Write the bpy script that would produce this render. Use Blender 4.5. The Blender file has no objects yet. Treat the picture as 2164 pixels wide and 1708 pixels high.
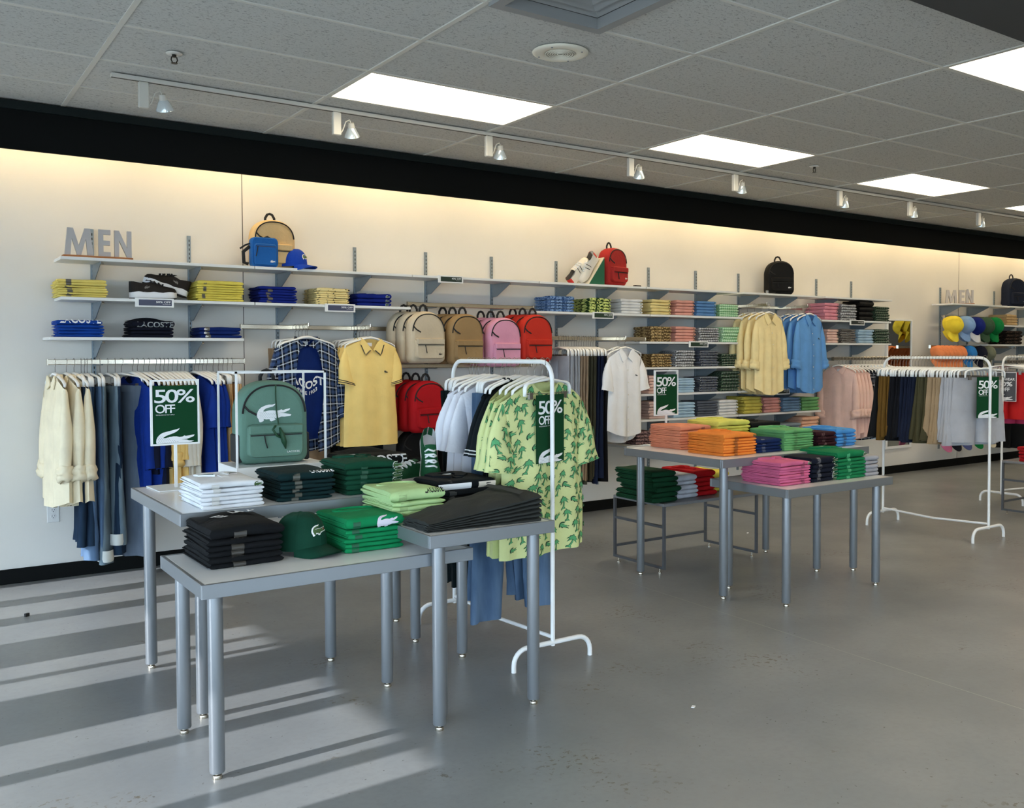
import bpy, bmesh, math, random
from mathutils import Vector, Matrix, noise
sc = bpy.context.scene
COL = sc.collection
PI = math.pi
# ------------------------------------------------------------ camera (z = 0 floor, x along the shelf wall, y towards it)
CAMH = 1.44; WALL = 6.864; CEIL = 2.953; SHF = 6.54
FPX, PX0, PY0, YAW, PIT, ROL = 1991.17, 1215.29, 812.7, .6306, .0322, .0022
fwd = Vector((math.sin(YAW)*math.cos(PIT), math.cos(YAW)*math.cos(PIT), -math.sin(PIT)))
rt0 = Vector((math.cos(YAW), -math.sin(YAW), 0)); dn0 = fwd.cross(rt0)
rt = rt0*math.cos(ROL)+dn0*math.sin(ROL); dn = -rt0*math.sin(ROL)+dn0*math.cos(ROL)
cd = bpy.data.cameras.new('camera'); cam = bpy.data.objects.new('camera', cd); COL.objects.link(cam)
cd.sensor_fit = 'HORIZONTAL'; cd.sensor_width = 36; cd.lens = FPX*36/2164
cd.shift_x = -(PX0-1082)/2164; cd.shift_y = -(854-PY0)/2164; cd.clip_start = .05; cd.clip_end = 200
m = Matrix((rt, -dn, -fwd)).transposed().to_4x4(); m.translation = (0, 0, CAMH); cam.matrix_world = m
sc.camera = cam
# ------------------------------------------------------------ light and exposure
SUN_E = math.radians(24)
w = bpy.data.worlds.new('sky'); sc.world = w; w.use_nodes = True
bg = w.node_tree.nodes['Background']; bg.inputs[0].default_value = (.64, .82, 1.0, 1); bg.inputs[1].default_value = 9.8
sd = bpy.data.lights.new('sun', 'SUN'); sd.energy = 6.5; sd.angle = .009; sd.color = (.95, .97, 1)
sun = bpy.data.objects.new('sun', sd); COL.objects.link(sun)
sun.rotation_euler = Vector((math.cos(SUN_E), .02, -math.sin(SUN_E))).to_track_quat('-Z', 'Y').to_euler()
PANEL = 7.4; COVE = 34.0
vs = sc.view_settings; vs.view_transform = 'Standard'; vs.look = 'None'; vs.gamma = 1; vs.exposure = 0.13; vs.use_curve_mapping = False

# ------------------------------------------------------------ pixel -> place helpers (photo frame 2164 x 1708)
def ray(x, y): return rt*((x-PX0)/FPX)+dn*((y-PY0)/FPX)+fwd
def at(x, y, Y=SHF):
    d = ray(x, y); p = d*(Y/d.y); return Vector((p.x, p.y, p.z+CAMH))
def gz(x, y, z):
    d = ray(x, y); p = d*((z-CAMH)/d.z); return Vector((p.x, p.y, z))

# ------------------------------------------------------------ materials
def lin(c):
    return tuple((v/255/12.92 if v/255 <= .04045 else ((v/255+.055)/1.055)**2.4) for v in c)
MATS = {}
def nt(name):
    m = bpy.data.materials.new(name); m.use_nodes = True; t = m.node_tree
    return m, t, t.nodes['Principled BSDF']
def nd(t, typ, **kw):
    n = t.nodes.new(typ)
    for k, v in kw.items():
        if k in n.inputs.keys() if hasattr(n.inputs, 'keys') else False: n.inputs[k].default_value = v
        else: setattr(n, k, v)
    return n
def plain(name, c, rough=.5, metal=0, spec=.5):
    if name in MATS: return MATS[name]
    m, t, b = nt(name); b.inputs['Base Color'].default_value = (*lin(c), 1); b.inputs['Roughness'].default_value = rough
    b.inputs['Metallic'].default_value = metal; b.inputs['Specular IOR Level'].default_value = spec
    MATS[name] = m; return m
def cloth(c, rough=.88, var=.16, scale=9, bump=.25, weave=900):
    key = ('cloth', c, rough, var)
    if key in MATS: return MATS[key]
    m, t, b = nt('cloth_%d_%d_%d' % c); b.inputs['Roughness'].default_value = rough; b.inputs['Specular IOR Level'].default_value = .2
    tc = nd(t, 'ShaderNodeTexCoord'); n = nd(t, 'ShaderNodeTexNoise'); n.inputs['Scale'].default_value = scale; n.inputs['Detail'].default_value = 3
    t.links.new(tc.outputs['Object'], n.inputs['Vector'])
    r = nd(t, 'ShaderNodeValToRGB'); L = lin(c)
    r.color_ramp.elements[0].position = .3; r.color_ramp.elements[1].position = .7
    r.color_ramp.elements[0].color = (*[v*(1-var) for v in L], 1); r.color_ramp.elements[1].color = (*[min(1, v*(1+var*.6)) for v in L], 1)
    t.links.new(n.outputs['Fac'], r.inputs['Fac']); t.links.new(r.outputs[0], b.inputs['Base Color'])
    n2 = nd(t, 'ShaderNodeTexNoise'); n2.inputs['Scale'].default_value = 20; n2.inputs['Detail'].default_value = 7; n2.inputs['Distortion'].default_value = .8
    t.links.new(tc.outputs['Object'], n2.inputs['Vector'])
    bp = nd(t, 'ShaderNodeBump'); bp.inputs['Strength'].default_value = bump; bp.inputs['Distance'].default_value = .014
    t.links.new(n2.outputs['Fac'], bp.inputs['Height']); t.links.new(bp.outputs[0], b.inputs['Normal'])
    MATS[key] = m; return m
def plaid(name, base, c1, c2, sx=.075, sy=.075, tw=.10):
    """woven check: two stripe families in each direction, from the cloth's own UVs in metres"""
    if name in MATS: return MATS[name]
    m, t, b = nt(name); b.inputs['Roughness'].default_value = .9; b.inputs['Specular IOR Level'].default_value = .15
    uv = nd(t, 'ShaderNodeUVMap'); sep = nd(t, 'ShaderNodeSeparateXYZ'); t.links.new(uv.outputs[0], sep.inputs[0])
    def stripe(sock, period, ph, width):
        a = nd(t, 'ShaderNodeMath', operation='MULTIPLY_ADD'); a.inputs[1].default_value = 1/period; a.inputs[2].default_value = ph+50
        t.links.new(sock, a.inputs[0]); f = nd(t, 'ShaderNodeMath', operation='FRACT'); t.links.new(a.outputs[0], f.inputs[0])
        l = nd(t, 'ShaderNodeMath', operation='LESS_THAN'); l.inputs[1].default_value = width; t.links.new(f.outputs[0], l.inputs[0]); return l.outputs[0]
    def half(a, b_):
        s = nd(t, 'ShaderNodeMath', operation='ADD'); t.links.new(a, s.inputs[0]); t.links.new(b_, s.inputs[1])
        k = nd(t, 'ShaderNodeMath', operation='MULTIPLY'); k.inputs[1].default_value = .5; t.links.new(s.outputs[0], k.inputs[0]); return k.outputs[0]
    wide = half(stripe(sep.outputs[0], sx, 0, .38), stripe(sep.outputs[1], sy, 0, .38))
    thin = half(stripe(sep.outputs[0], sx, .35, tw), stripe(sep.outputs[1], sy, .35, tw))
    mx = nd(t, 'ShaderNodeMix', data_type='RGBA'); mx.inputs[6].default_value = (*lin(base), 1); mx.inputs[7].default_value = (*lin(c1), 1); t.links.new(wide, mx.inputs[0])
    m2 = nd(t, 'ShaderNodeMix', data_type='RGBA'); m2.inputs[7].default_value = (*lin(c2), 1); t.links.new(thin, m2.inputs[0]); t.links.new(mx.outputs[2], m2.inputs[6])
    t.links.new(m2.outputs[2], b.inputs['Base Color']); MATS[name] = m; return m
def mottled(name, c1, c2, scale=60, thr=.5):
    """small all-over print: two colours split by a noise threshold"""
    if name in MATS: return MATS[name]
    m, t, b = nt(name); b.inputs['Roughness'].default_value = .9; b.inputs['Specular IOR Level'].default_value = .15
    tc = nd(t, 'ShaderNodeTexCoord'); n = nd(t, 'ShaderNodeTexNoise'); n.inputs['Scale'].default_value = scale; n.inputs['Detail'].default_value = 1
    t.links.new(tc.outputs['Object'], n.inputs['Vector']); r = nd(t, 'ShaderNodeValToRGB')
    r.color_ramp.elements[0].position = thr-.03; r.color_ramp.elements[1].position = thr+.03
    r.color_ramp.elements[0].color = (*lin(c1), 1); r.color_ramp.elements[1].color = (*lin(c2), 1)
    t.links.new(n.outputs['Fac'], r.inputs['Fac']); t.links.new(r.outputs[0], b.inputs['Base Color']); MATS[name] = m; return m
def emit(name, c, s):
    if name in MATS: return MATS[name]
    m, t, b = nt(name); b.inputs['Base Color'].default_value = (.8, .8, .8, 1); b.inputs['Emission Color'].default_value = (*c, 1); b.inputs['Emission Strength'].default_value = s
    MATS[name] = m; return m

WHITE_PAINT = plain('white_powder_coat', (232, 233, 232), .35)
SHELF_WHITE = plain('white_melamine', (226, 227, 226), .4)
STEEL = plain('brushed_steel', (140, 144, 150), .4, .8)
LEGM = plain('silver_painted_tube', (140, 144, 148), .38, .6)
CHROME = plain('chrome', (205, 196, 180), .24, 1)
BRACKET = plain('grey_steel_bracket', (138, 150, 158), .45, .5)
BLACKP = plain('black_paint', (7, 10, 10), .7, 0, .15)
BLACKW = plain('black_webbing', (17, 17, 19), .7)
STICK = plain('size_sticker_film', (92, 88, 80), .35)
WHITEPR = plain('white_print', (232, 234, 236), .6)
GREENSIGN = plain('sign_green', (12, 62, 34), .65, 0, .12)
CROCG = plain('badge_green', (62, 92, 48), .7)
HANGW = plain('white_plastic_hanger', (236, 236, 234), .35)
HOOK = plain('hook_wire', (150, 145, 138), .3, .9)

# ------------------------------------------------------------ mesh building
class MB:
    def __init__(s): s.v = []; s.f = []; s.uv = []
    def add(s, vs, fs, uv=None):
        o = len(s.v); s.v += [tuple(p) for p in vs]; s.f += [tuple(i+o for i in q) for q in fs]
        s.uv += list(uv) if uv else [(p[0], p[2]+p[1]) for p in vs]
        return s
    def box(s, x0, x1, y0, y1, z0, z1):
        return s.add([(x0,y0,z0),(x1,y0,z0),(x1,y1,z0),(x0,y1,z0),(x0,y0,z1),(x1,y0,z1),(x1,y1,z1),(x0,y1,z1)],
                     [(0,3,2,1),(4,5,6,7),(0,1,5,4),(1,2,6,5),(2,3,7,6),(3,0,4,7)])
    def bbox(s, x0, x1, y0, y1, z0, z1, b=.004):
        """box with chamfered edges"""
        vs = []; 
        for z, k in ((z0, b), (z0+b, 0), (z1-b, 0), (z1, b)):
            for (cx, sx, cy, sy) in ((x0,1,y0,1),(x1,-1,y0,1),(x1,-1,y1,-1),(x0,1,y1,-1)):
                p, q = (cx+sx*(k+b), cy+sy*k), (cx+sx*k, cy+sy*(k+b))
                vs += [(q[0],q[1],z),(p[0],p[1],z)] if (sx*sy > 0) else [(p[0],p[1],z),(q[0],q[1],z)]
        fs = [tuple(reversed(range(8))), tuple(range(24, 32))]
        for r in range(3):
            for i in range(8): fs.append((r*8+i, r*8+(i+1)%8, (r+1)*8+(i+1)%8, (r+1)*8+i))
        return s.add(vs, fs)
    def tube(s, pts, r, n=8, cap=True, flat=1.0, closed=False):
        """round (or flattened) tube along a path; r may be a list"""
        pts = [Vector(p) for p in pts]; N = len(pts); rs = r if isinstance(r, (list, tuple)) else [r]*N
        vs = []; up = None
        for i, p in enumerate(pts):
            d = (pts[min(i+1, N-1)]-pts[max(i-1, 0)]) if not closed else (pts[(i+1) % N]-pts[i-1])
            d = d.normalized() if d.length > 1e-9 else Vector((0,0,1))
            if up is None: up = Vector((0,0,1)) if abs(d.z) < .9 else Vector((0,1,0))
            a = (up-d*up.dot(d)); a = a.normalized() if a.length > 1e-6 else d.orthogonal().normalized(); b = d.cross(a); up = a
            for k in range(n):
                t = 2*PI*k/n; vs.append(p+a*(math.cos(t)*rs[i])+b*(math.sin(t)*rs[i]*flat))
        fs = []
        M = N if closed else N-1
        for i in range(M):
            for k in range(n):
                j = (i+1) % N; fs.append((i*n+k, i*n+(k+1)%n, j*n+(k+1)%n, j*n+k))
        if cap and not closed: fs += [tuple(reversed(range(n))), tuple(range((N-1)*n, N*n))]
        return s.add(vs, fs)
    def cyl(s, p0, p1, r, n=12): return s.tube([p0, p1], r, n)
    def grid(s, fn, nu, nv, uvf=None, wrap=False):
        vs = [fn(i/nu, j/nv) for j in range(nv+1) for i in range(nu+1)]
        fs = [(j*(nu+1)+i, j*(nu+1)+i+1, (j+1)*(nu+1)+i+1, (j+1)*(nu+1)+i) for j in range(nv) for i in range(nu)]
        return s.add(vs, fs, [uvf(i/nu, j/nv) for j in range(nv+1) for i in range(nu+1)] if uvf else None)
    def lathe(s, prof, n=24, c=(0,0)):
        vs = [(c[0]+r*math.cos(2*PI*k/n), c[1]+r*math.sin(2*PI*k/n), z) for r, z in prof for k in range(n)]
        fs = [(i*n+k, i*n+(k+1)%n, (i+1)*n+(k+1)%n, (i+1)*n+k) for i in range(len(prof)-1) for k in range(n)]
        fs += [tuple(reversed(range(n))), tuple(range((len(prof)-1)*n, len(prof)*n))]
        return s.add(vs, fs)
    def prism(s, poly, fn, t):
        """extrude a 2-D polygon: fn(x, y, d) gives the 3-D point at depth d"""
        n = len(poly); vs = [fn(x, y, 0) for x, y in poly]+[fn(x, y, t) for x, y in poly]
        fs = [tuple(range(n)), tuple(range(2*n-1, n-1, -1))]+[(i, i+n, (i+1)%n+n, (i+1)%n) for i in range(n)]
        return s.add(vs, fs)
    def xf(s, M):
        s.v = [tuple(M @ Vector(p)) for p in s.v]; return s
    def mesh(s, name, mat, smooth=False):
        me = bpy.data.meshes.new(name); me.from_pydata(s.v, [], s.f)
        ul = me.uv_layers.new(name='uv'); 
        idx = [0]*len(me.loops); me.loops.foreach_get('vertex_index', idx)
        flat = []
        for i in idx: flat += [s.uv[i][0], s.uv[i][1]]
        ul.data.foreach_set('uv', flat)
        me.materials.append(mat)
        if smooth:
            me.polygons.foreach_set('use_smooth', [True]*len(me.polygons))
            if smooth != 'all':
                try: me.set_sharp_from_angle(angle=math.radians(smooth if isinstance(smooth, (int, float)) and smooth > 2 else 50))
                except Exception: pass
        me.update(); return me
    def build(s, name, mat, parent=None, smooth=False, loc=(0,0,0), rot=(0,0,0)):
        return obj(name, s.mesh(name, mat, smooth), parent, loc, rot)
def obj(name, me, parent=None, loc=(0,0,0), rot=(0,0,0)):
    o = bpy.data.objects.new(name, me); COL.objects.link(o); o.parent = parent; o.location = loc; o.rotation_euler = rot; return o
def tag(o, label, cat, group=None):
    o['label'] = label; o['category'] = cat
    if group: o['group'] = group
    return o
def thing(name, label, cat, loc=(0,0,0), rotz=0, group=None, rot=None):
    o = obj(name, None, None, loc, rot or (0,0,rotz)); o.empty_display_size = .05; return tag(o, label, cat, group)
def struct(o): o['kind'] = 'structure'; return o
def ordn(i, n):
    if i == 0: return 'topmost'
    if i == n-1: return 'bottom one'
    return ['', 'second', 'third', 'fourth', 'fifth', 'sixth', 'seventh', 'eighth', 'ninth'][i]+' from top'
ORDW = ['first', 'second', 'third', 'fourth', 'fifth', 'sixth', 'seventh', 'eighth', 'ninth', 'tenth', 'eleventh', 'twelfth']

# flat artwork ------------------------------------------------
_C = [(985,568),(940,580),(900,578),(850,590),(800,612),(770,640),(750,675),(742,710),(748,745),(762,765),(768,790),(778,808),(800,806),(828,790),(830,765),(860,772),(905,770),(905,785),(925,800),(960,790),(985,778),(965,762),(1000,760),(1035,750),(1060,742),(1100,745),(1180,735),(1190,715),(1150,708),(1110,700),(1035,692),(1090,690),(1150,665),(1175,648),(1170,635),(1120,645),(1080,658),(1060,646),(1040,655),(1000,662),(950,655),(900,655),(850,668),(825,668),(830,650),(860,628),(910,615),(950,605),(975,585)]
CROC = [((x-742)/448, (808-y)/448) for x, y in _C]            # width 1, height .54
CROC_SCALES = [(.09+.052*i+(.026 if j % 2 else 0), .13+.04*j) for j in range(5) for i in range(11) if not (j > 3 and i > 3)]
_D = [(480,728),(470,735),(440,745),(400,752),(350,765),(300,775),(260,785),(225,805),(195,835),(178,870),(172,905),(178,930),(590,930),(635,926),(672,914),(640,908),(600,905),(570,893),(500,886),(570,884),(620,868),(665,850),(678,828),(640,830),(600,838),(560,842),(540,835),(520,848),(480,852),(440,842),(400,840),(350,845),(300,858),(265,860),(270,848),(300,830),(350,812),(400,795),(440,775),(470,750)]
CROC_CUT = [((x-172)/506, (930-y)/506) for x, y in _D]        # the poster version, cut by the lower edge
CUT_SCALES = [(.06+.055*i+(.027 if j % 2 else 0), .03+.038*j) for j in range(5) for i in range(10) if (.06+.055*i < .56-.09*j) or i < 2]
def tri2d(poly, cuts=0):
    """triangles of a concave outline (ear clipping), optionally subdivided"""
    P = [tuple(p) for p in poly]; n = len(P); idx = list(range(n))
    cr = lambda o, p, q: (P[p][0]-P[o][0])*(P[q][1]-P[o][1])-(P[p][1]-P[o][1])*(P[q][0]-P[o][0])
    if sum(P[i][0]*P[(i+1) % n][1]-P[(i+1) % n][0]*P[i][1] for i in range(n)) < 0: idx.reverse()
    fs = []; guard = 0
    while len(idx) > 3 and guard < 5000:
        guard += 1; m_ = len(idx); ok = False
        for k in range(m_):
            i, j, l = idx[k-1], idx[k], idx[(k+1) % m_]
            if cr(i, j, l) <= 1e-12: continue
            if any(q not in (i, j, l) and cr(i, j, q) >= 0 and cr(j, l, q) >= 0 and cr(l, i, q) >= 0 for q in idx): continue
            fs.append((i, j, l)); idx.pop(k); ok = True; break
        if not ok: idx.pop(0)
    if len(idx) == 3: fs.append(tuple(idx))
    if not cuts: return P, fs
    bm = bmesh.new(); bv = [bm.verts.new((x, y, 0)) for x, y in P]
    for f in fs: bm.faces.new([bv[i] for i in f])
    for _ in range(cuts): bmesh.ops.subdivide_edges(bm, edges=bm.edges[:], cuts=1, use_grid_fill=True)
    bm.verts.index_update(); r = ([(v.co.x, v.co.y) for v in bm.verts], [tuple(v.index for v in f.verts) for f in bm.faces]); bm.free(); return r
CROC_T = tri2d(CROC); CUT_T = tri2d(CROC_CUT)
def croc_mb(fn, mb=None, T=None):
    mb = mb or MB(); vs, fs = T or CROC_T; mb.add([fn(x, y) for x, y in vs], fs); return mb
def dots_mb(fn, r=.008, pts=CROC_SCALES):
    mb = MB()
    for x, y in pts: mb.add([fn(x+dx, y+dy) for dx, dy in ((-r*1.5,-r*.7),(r*1.5,-r*.3),(r*1.3,r*.8),(-r*1.3,r*.5))], [(0,1,2,3)])
    return mb
_TX = {}
def text_2d(txt, bold=0.0, space=1.0):
    """outline of a line of lettering, cap height about .7, as triangles"""
    k = (txt, bold, space)
    if k not in _TX:
        cu = bpy.data.curves.new('lettering', 'FONT'); cu.body = txt; cu.offset = bold; cu.space_character = space; cu.resolution_u = 3
        o = bpy.data.objects.new('lettering', cu); COL.objects.link(o)
        dg = bpy.context.evaluated_depsgraph_get(); me = bpy.data.meshes.new_from_object(o.evaluated_get(dg))
        _TX[k] = ([(v.co.x, v.co.y) for v in me.vertices], [tuple(p.vertices) for p in me.polygons])
        bpy.data.objects.remove(o); bpy.data.meshes.remove(me); bpy.data.curves.remove(cu)
    return _TX[k]
def text_mb(txt, fn, w=None, h=None, bold=.02, space=1.0, mb=None):
    """lettering scaled to width w (and cap height h), placed by fn(x, y)"""
    vs, fs = text_2d(txt, bold, space); xs = [v[0] for v in vs]; ys = [v[1] for v in vs]
    x0, x1, y0, y1 = min(xs), max(xs), min(ys), max(ys); sx = w/(x1-x0); sy = h/(y1-y0) if h else sx
    mb = mb or MB(); mb.add([fn((x-x0)*sx, (y-y0)*sy) for x, y in vs], fs); return mb
# ============================================================ THE SHELL
XL, XR, YF = -1.3, 17.0, -3.2
def floor_mat():
    m, t, b = nt('sealed_concrete'); L = t.links.new
    geo = nd(t, 'ShaderNodeNewGeometry'); pos = geo.outputs['Position']
    def noise_(scale, detail=4, rough=.55):
        n = nd(t, 'ShaderNodeTexNoise'); n.inputs['Scale'].default_value = scale; n.inputs['Detail'].default_value = detail; n.inputs['Roughness'].default_value = rough; L(pos, n.inputs['Vector']); return n.outputs['Fac']
    def ramp(f, p0, c0, p1, c1):
        r = nd(t, 'ShaderNodeValToRGB'); e = r.color_ramp.elements; e[0].position = p0; e[1].position = p1; e[0].color = (*c0, 1); e[1].color = (*c1, 1); L(f, r.inputs['Fac']); return r.outputs[0]
    def mix(f, a, b_):
        x = nd(t, 'ShaderNodeMix', data_type='RGBA'); L(f, x.inputs[0])
        for s, i in ((a, 6), (b_, 7)):
            if isinstance(s, tuple): x.inputs[i].default_value = (*s, 1)
            else: L(s, x.inputs[i])
        return x.outputs[2]
    def mul(a, b_):
        x = nd(t, 'ShaderNodeMath', operation='MULTIPLY'); L(a, x.inputs[0])
        if isinstance(b_, float): x.inputs[1].default_value = b_
        else: L(b_, x.inputs[1])
        return x.outputs[0]
    base = ramp(noise_(1.1, 7, .62), .3, lin((117, 120, 122)), .72, lin((138, 140, 140)))
    base = mix(mul(ramp(noise_(38, 5), .45, (0,0,0), .75, (1,1,1)), .35), base, lin((112, 113, 113)))
    # worn chips: clustered, brownish, with crisp edges
    chips = mul(ramp(noise_(40, 4, .6), .575, (0,0,0), .59, (1,1,1)), ramp(noise_(1.7, 3), .60, (0,0,0), .66, (1,1,1)))
    base = mix(chips, base, lin((98, 93, 82)))
    specks = mul(ramp(noise_(48, 2), .70, (0,0,0), .715, (1,1,1)), ramp(noise_(3.1, 2), .46, (0,0,0), .56, (1,1,1)))
    base = mix(specks, base, lin((74, 72, 68)))
    L(base, b.inputs['Base Color'])
    rr = nd(t, 'ShaderNodeMapRange'); rr.inputs['From Min'].default_value = .3; rr.inputs['From Max'].default_value = .7; rr.inputs['To Min'].default_value = .31; rr.inputs['To Max'].default_value = .43
    L(noise_(2.3, 5), rr.inputs['Value']); L(rr.outputs[0], b.inputs['Roughness']); b.inputs['Specular IOR Level'].default_value = .55
    bp = nd(t, 'ShaderNodeBump'); bp.inputs['Strength'].default_value = .12; bp.inputs['Distance'].default_value = .002; L(noise_(30, 6), bp.inputs['Height']); L(bp.outputs[0], b.inputs['Normal'])
    return m
def wall_mat():
    m, t, b = nt('white_wall_board'); L = t.links.new; geo = nd(t, 'ShaderNodeNewGeometry')
    n = nd(t, 'ShaderNodeTexNoise'); n.inputs['Scale'].default_value = 1.7; n.inputs['Detail'].default_value = 5; L(geo.outputs['Position'], n.inputs['Vector'])
    r = nd(t, 'ShaderNodeValToRGB'); r.color_ramp.elements[0].color = (*lin((214, 211, 204)), 1); r.color_ramp.elements[1].color = (*lin((228, 225, 218)), 1)
    L(n.outputs['Fac'], r.inputs['Fac']); L(r.outputs[0], b.inputs['Base Color']); b.inputs['Roughness'].default_value = .6; b.inputs['Specular IOR Level'].default_value = .3
    n2 = nd(t, 'ShaderNodeTexNoise'); n2.inputs['Scale'].default_value = 180; L(geo.outputs['Position'], n2.inputs['Vector'])
    bp = nd(t, 'ShaderNodeBump'); bp.inputs['Strength'].default_value = .08; bp.inputs['Distance'].default_value = .002; L(n2.outputs['Fac'], bp.inputs['Height']); L(bp.outputs[0], b.inputs['Normal']); return m
def tile_mat():
    m, t, b = nt('fissured_ceiling_tile'); L = t.links.new; geo = nd(t, 'ShaderNodeNewGeometry')
    def ns(s, d): n = nd(t, 'ShaderNodeTexNoise'); n.inputs['Scale'].default_value = s; n.inputs['Detail'].default_value = d; L(geo.outputs['Position'], n.inputs['Vector']); return n
    mp = nd(t, 'ShaderNodeMapping'); mp.inputs['Scale'].default_value = (55, 95, 1); L(geo.outputs['Position'], mp.inputs['Vector'])
    n = nd(t, 'ShaderNodeTexNoise'); n.inputs['Scale'].default_value = 1; n.inputs['Detail'].default_value = 2.5; n.inputs['Distortion'].default_value = 1.2; L(mp.outputs[0], n.inputs['Vector'])
    r = nd(t, 'ShaderNodeValToRGB'); e = r.color_ramp.elements; e[0].position = .33; e[1].position = .44; e[0].color = (*lin((158, 158, 155)), 1); e[1].color = (*lin((204, 204, 200)), 1)
    L(n.outputs['Fac'], r.inputs['Fac']); L(r.outputs[0], b.inputs['Base Color']); b.inputs['Roughness'].default_value = .95; b.inputs['Specular IOR Level'].default_value = .1
    bp = nd(t, 'ShaderNodeBump'); bp.inputs['Strength'].default_value = .5; bp.inputs['Distance'].default_value = .003; L(n.outputs['Fac'], bp.inputs['Height']); L(bp.outputs[0], b.inputs['Normal']); return m
WALLM = wall_mat(); TILEM = tile_mat()
GRIDM = plain('ceiling_grid_enamel', (214, 212, 204), .45)
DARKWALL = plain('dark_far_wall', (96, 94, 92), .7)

fl = struct(MB().box(XL-3.4, XR, YF-2.5, WALL+.1, -.12, 0).build('floor', floor_mat()))
jm = plain('joint_filler', (168, 168, 164), .6)
p0, p1 = gz(1165, 1178, .0006), gz(2164, 1500, .0006)
d = (p1-p0).normalized(); q = Vector((-d.y, d.x, 0))*.0022
MB().add([p0-d*3-q, p1+d*4-q, p1+d*4+q, p0-d*3+q], [(0,1,2,3)]).build('control_joint', jm, fl)
wb = struct(MB().box(XL-.1, XR, WALL, WALL+.1, 0, 3.3).build('wall_back', WALLM))
SEAM = plain('panel_joint', (60, 58, 54), .8)
for sx, z0, z1 in ((2.071, .09, 2.9), (11.085, .09, 2.9)): MB().box(sx-.0022, sx+.0022, WALL-.0015, WALL+.001, z0, z1).build('panel_seam', SEAM, wb)
struct(MB().bbox(XL, XR, WALL-.016, WALL-.0005, .001, .094, .003).build('baseboard_back', BLACKP))
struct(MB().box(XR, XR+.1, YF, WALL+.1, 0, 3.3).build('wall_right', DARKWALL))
# street side: unseen front wall with an opening added for light; glazed left side under an added roof
ws = MB(); ws.box(XL, XR, YF-.1, YF, 2.45, 3.3); ws.box(XL, -.9, YF-.1, YF, 0, 2.45); ws.box(1.0, 2.9, YF-.1, YF, 0, 2.45); ws.box(4.3, XR, YF-.1, YF, 0, 2.45)
struct(ws.build('wall_front', WALLM))
wl = MB(); wl.box(XL-.1, XL, YF, WALL+.1, 2.45, 3.3); wl.box(XL-.1, XL, 6.72, WALL+.1, 0, 2.45); struct(wl.build('wall_left', WALLM))
MULL = plain('unseen_mullion_metal', (44, 46, 48), .4, .6)
wn = struct(obj('window_1', None)); 
for a, b_ in ((6.20,6.36),(5.76,5.92),(4.98,5.40),(4.73,4.79),(3.98,4.50),(3.60,3.69),(3.03,3.13),(2.45,2.85),(1.2,1.3),(-.2,-.1),(-1.6,-1.5),(YF,-3.1)):
    MB().box(XL-.08, XL-.02, a, b_, 0, 2.45).build('unseen_mullion', MULL, wn)  # unseen bars, placed and widened to cast the sun stripes on the floor
wn2 = struct(obj('window_with_added_opening', None))  # out of view; its right-hand opening is added to brighten the near floor
for a in (-.9, .05, .9, 2.9, 3.55, 4.2): MB().box(a, a+.1, YF-.08, YF-.02, 0, 2.45).build('unseen_mullion', MULL, wn2)
# unseen roof added outside the left glazing so its edge cuts the low sun off
EDGE = XL-2.75; ROOFZ = (1.52-EDGE)*math.tan(SUN_E)
struct(MB().box(EDGE, XL-.1, YF-2, WALL+2, ROOFZ, ROOFZ+.15).build('sun_blocker_roof', WALLM))
PAVE = plain('pavement', (150, 148, 142), .9)
struct(MB().box(-40, 40, -40, 40, -.3, -.12).build('ground_outside', PAVE))
# ---------------- ceiling: slab above, exposed T-grid, each tile a piece of its own
X0, Y0, TX, TY = 3.3347, 4.7517, 1.2192, .6096
ce = struct(MB().box(XL-.1, XR+.1, YF-.1, WALL+.1, CEIL+.06, CEIL+.16).build('ceiling', plain('ceiling_void', (70, 70, 70), .9)))
LIGHTS = [(i, j) for j in (0, -4, -8) for i in (-1, 1, 3, 5, 7, 9)]+[(-3, -8)]
LIGHTS.remove((-1, -4))
iL, iR = -4, 11; jB, jF = -13, 2
tile = MB().bbox(-TX/2+.006, TX/2-.006, -TY/2+.006, TY/2-.006, .004, .02, .003).mesh('ceiling_tile', TILEM)
half = MB().bbox(-TY/2+.006, TY/2-.006, -TY/2+.006, TY/2-.006, .004, .02, .003).mesh('ceiling_tile_half', TILEM)
ntile = 0; far = MB()
for j in range(jB, jF+1):
    for i in range(iL, iR):
        if (i, j) in LIGHTS: continue
        cx, cy = X0+TX*(i+.5), Y0+TY*(j+.5)
        if (i, j) == (-1, -3): obj('ceiling_tile', half, ce, (cx+TY/2, cy, CEIL)); continue
        seen = j >= -5 and i >= -3
        if seen: obj('ceiling_tile', tile, ce, (cx, cy, CEIL))
        else: far.box(cx-TX/2+.006, cx+TX/2-.006, cy-TY/2+.006, cy+TY/2-.006, CEIL+.004, CEIL+.02)
fo = far.build('ceiling_tiles_out_of_view', TILEM, ce); fo['kind'] = 'stuff'
def tbar(x0, x1, y0, y1): return MB().box(x0, x1, y0, y1, CEIL-.002, CEIL+.022).build('grid_bar', GRIDM, ce)
for i in range(iL, iR+1): tbar(X0+TX*i-.012, X0+TX*i+.012, Y0+TY*jB, 6.51)
for j in range(jB, jF+2):
    for (a, b_) in ((X0+TX*iL, X0+TX*iR),): MB().box(a, b_, Y0+TY*j-.009, Y0+TY*j+.009, CEIL-.0012, CEIL+.02).build('grid_bar', GRIDM, ce)
MB().box(X0-TX/2-.009, X0-TX/2+.009, Y0-3*TY, Y0-2*TY, CEIL-.001, CEIL+.02).build('grid_bar', GRIDM, ce)
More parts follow.
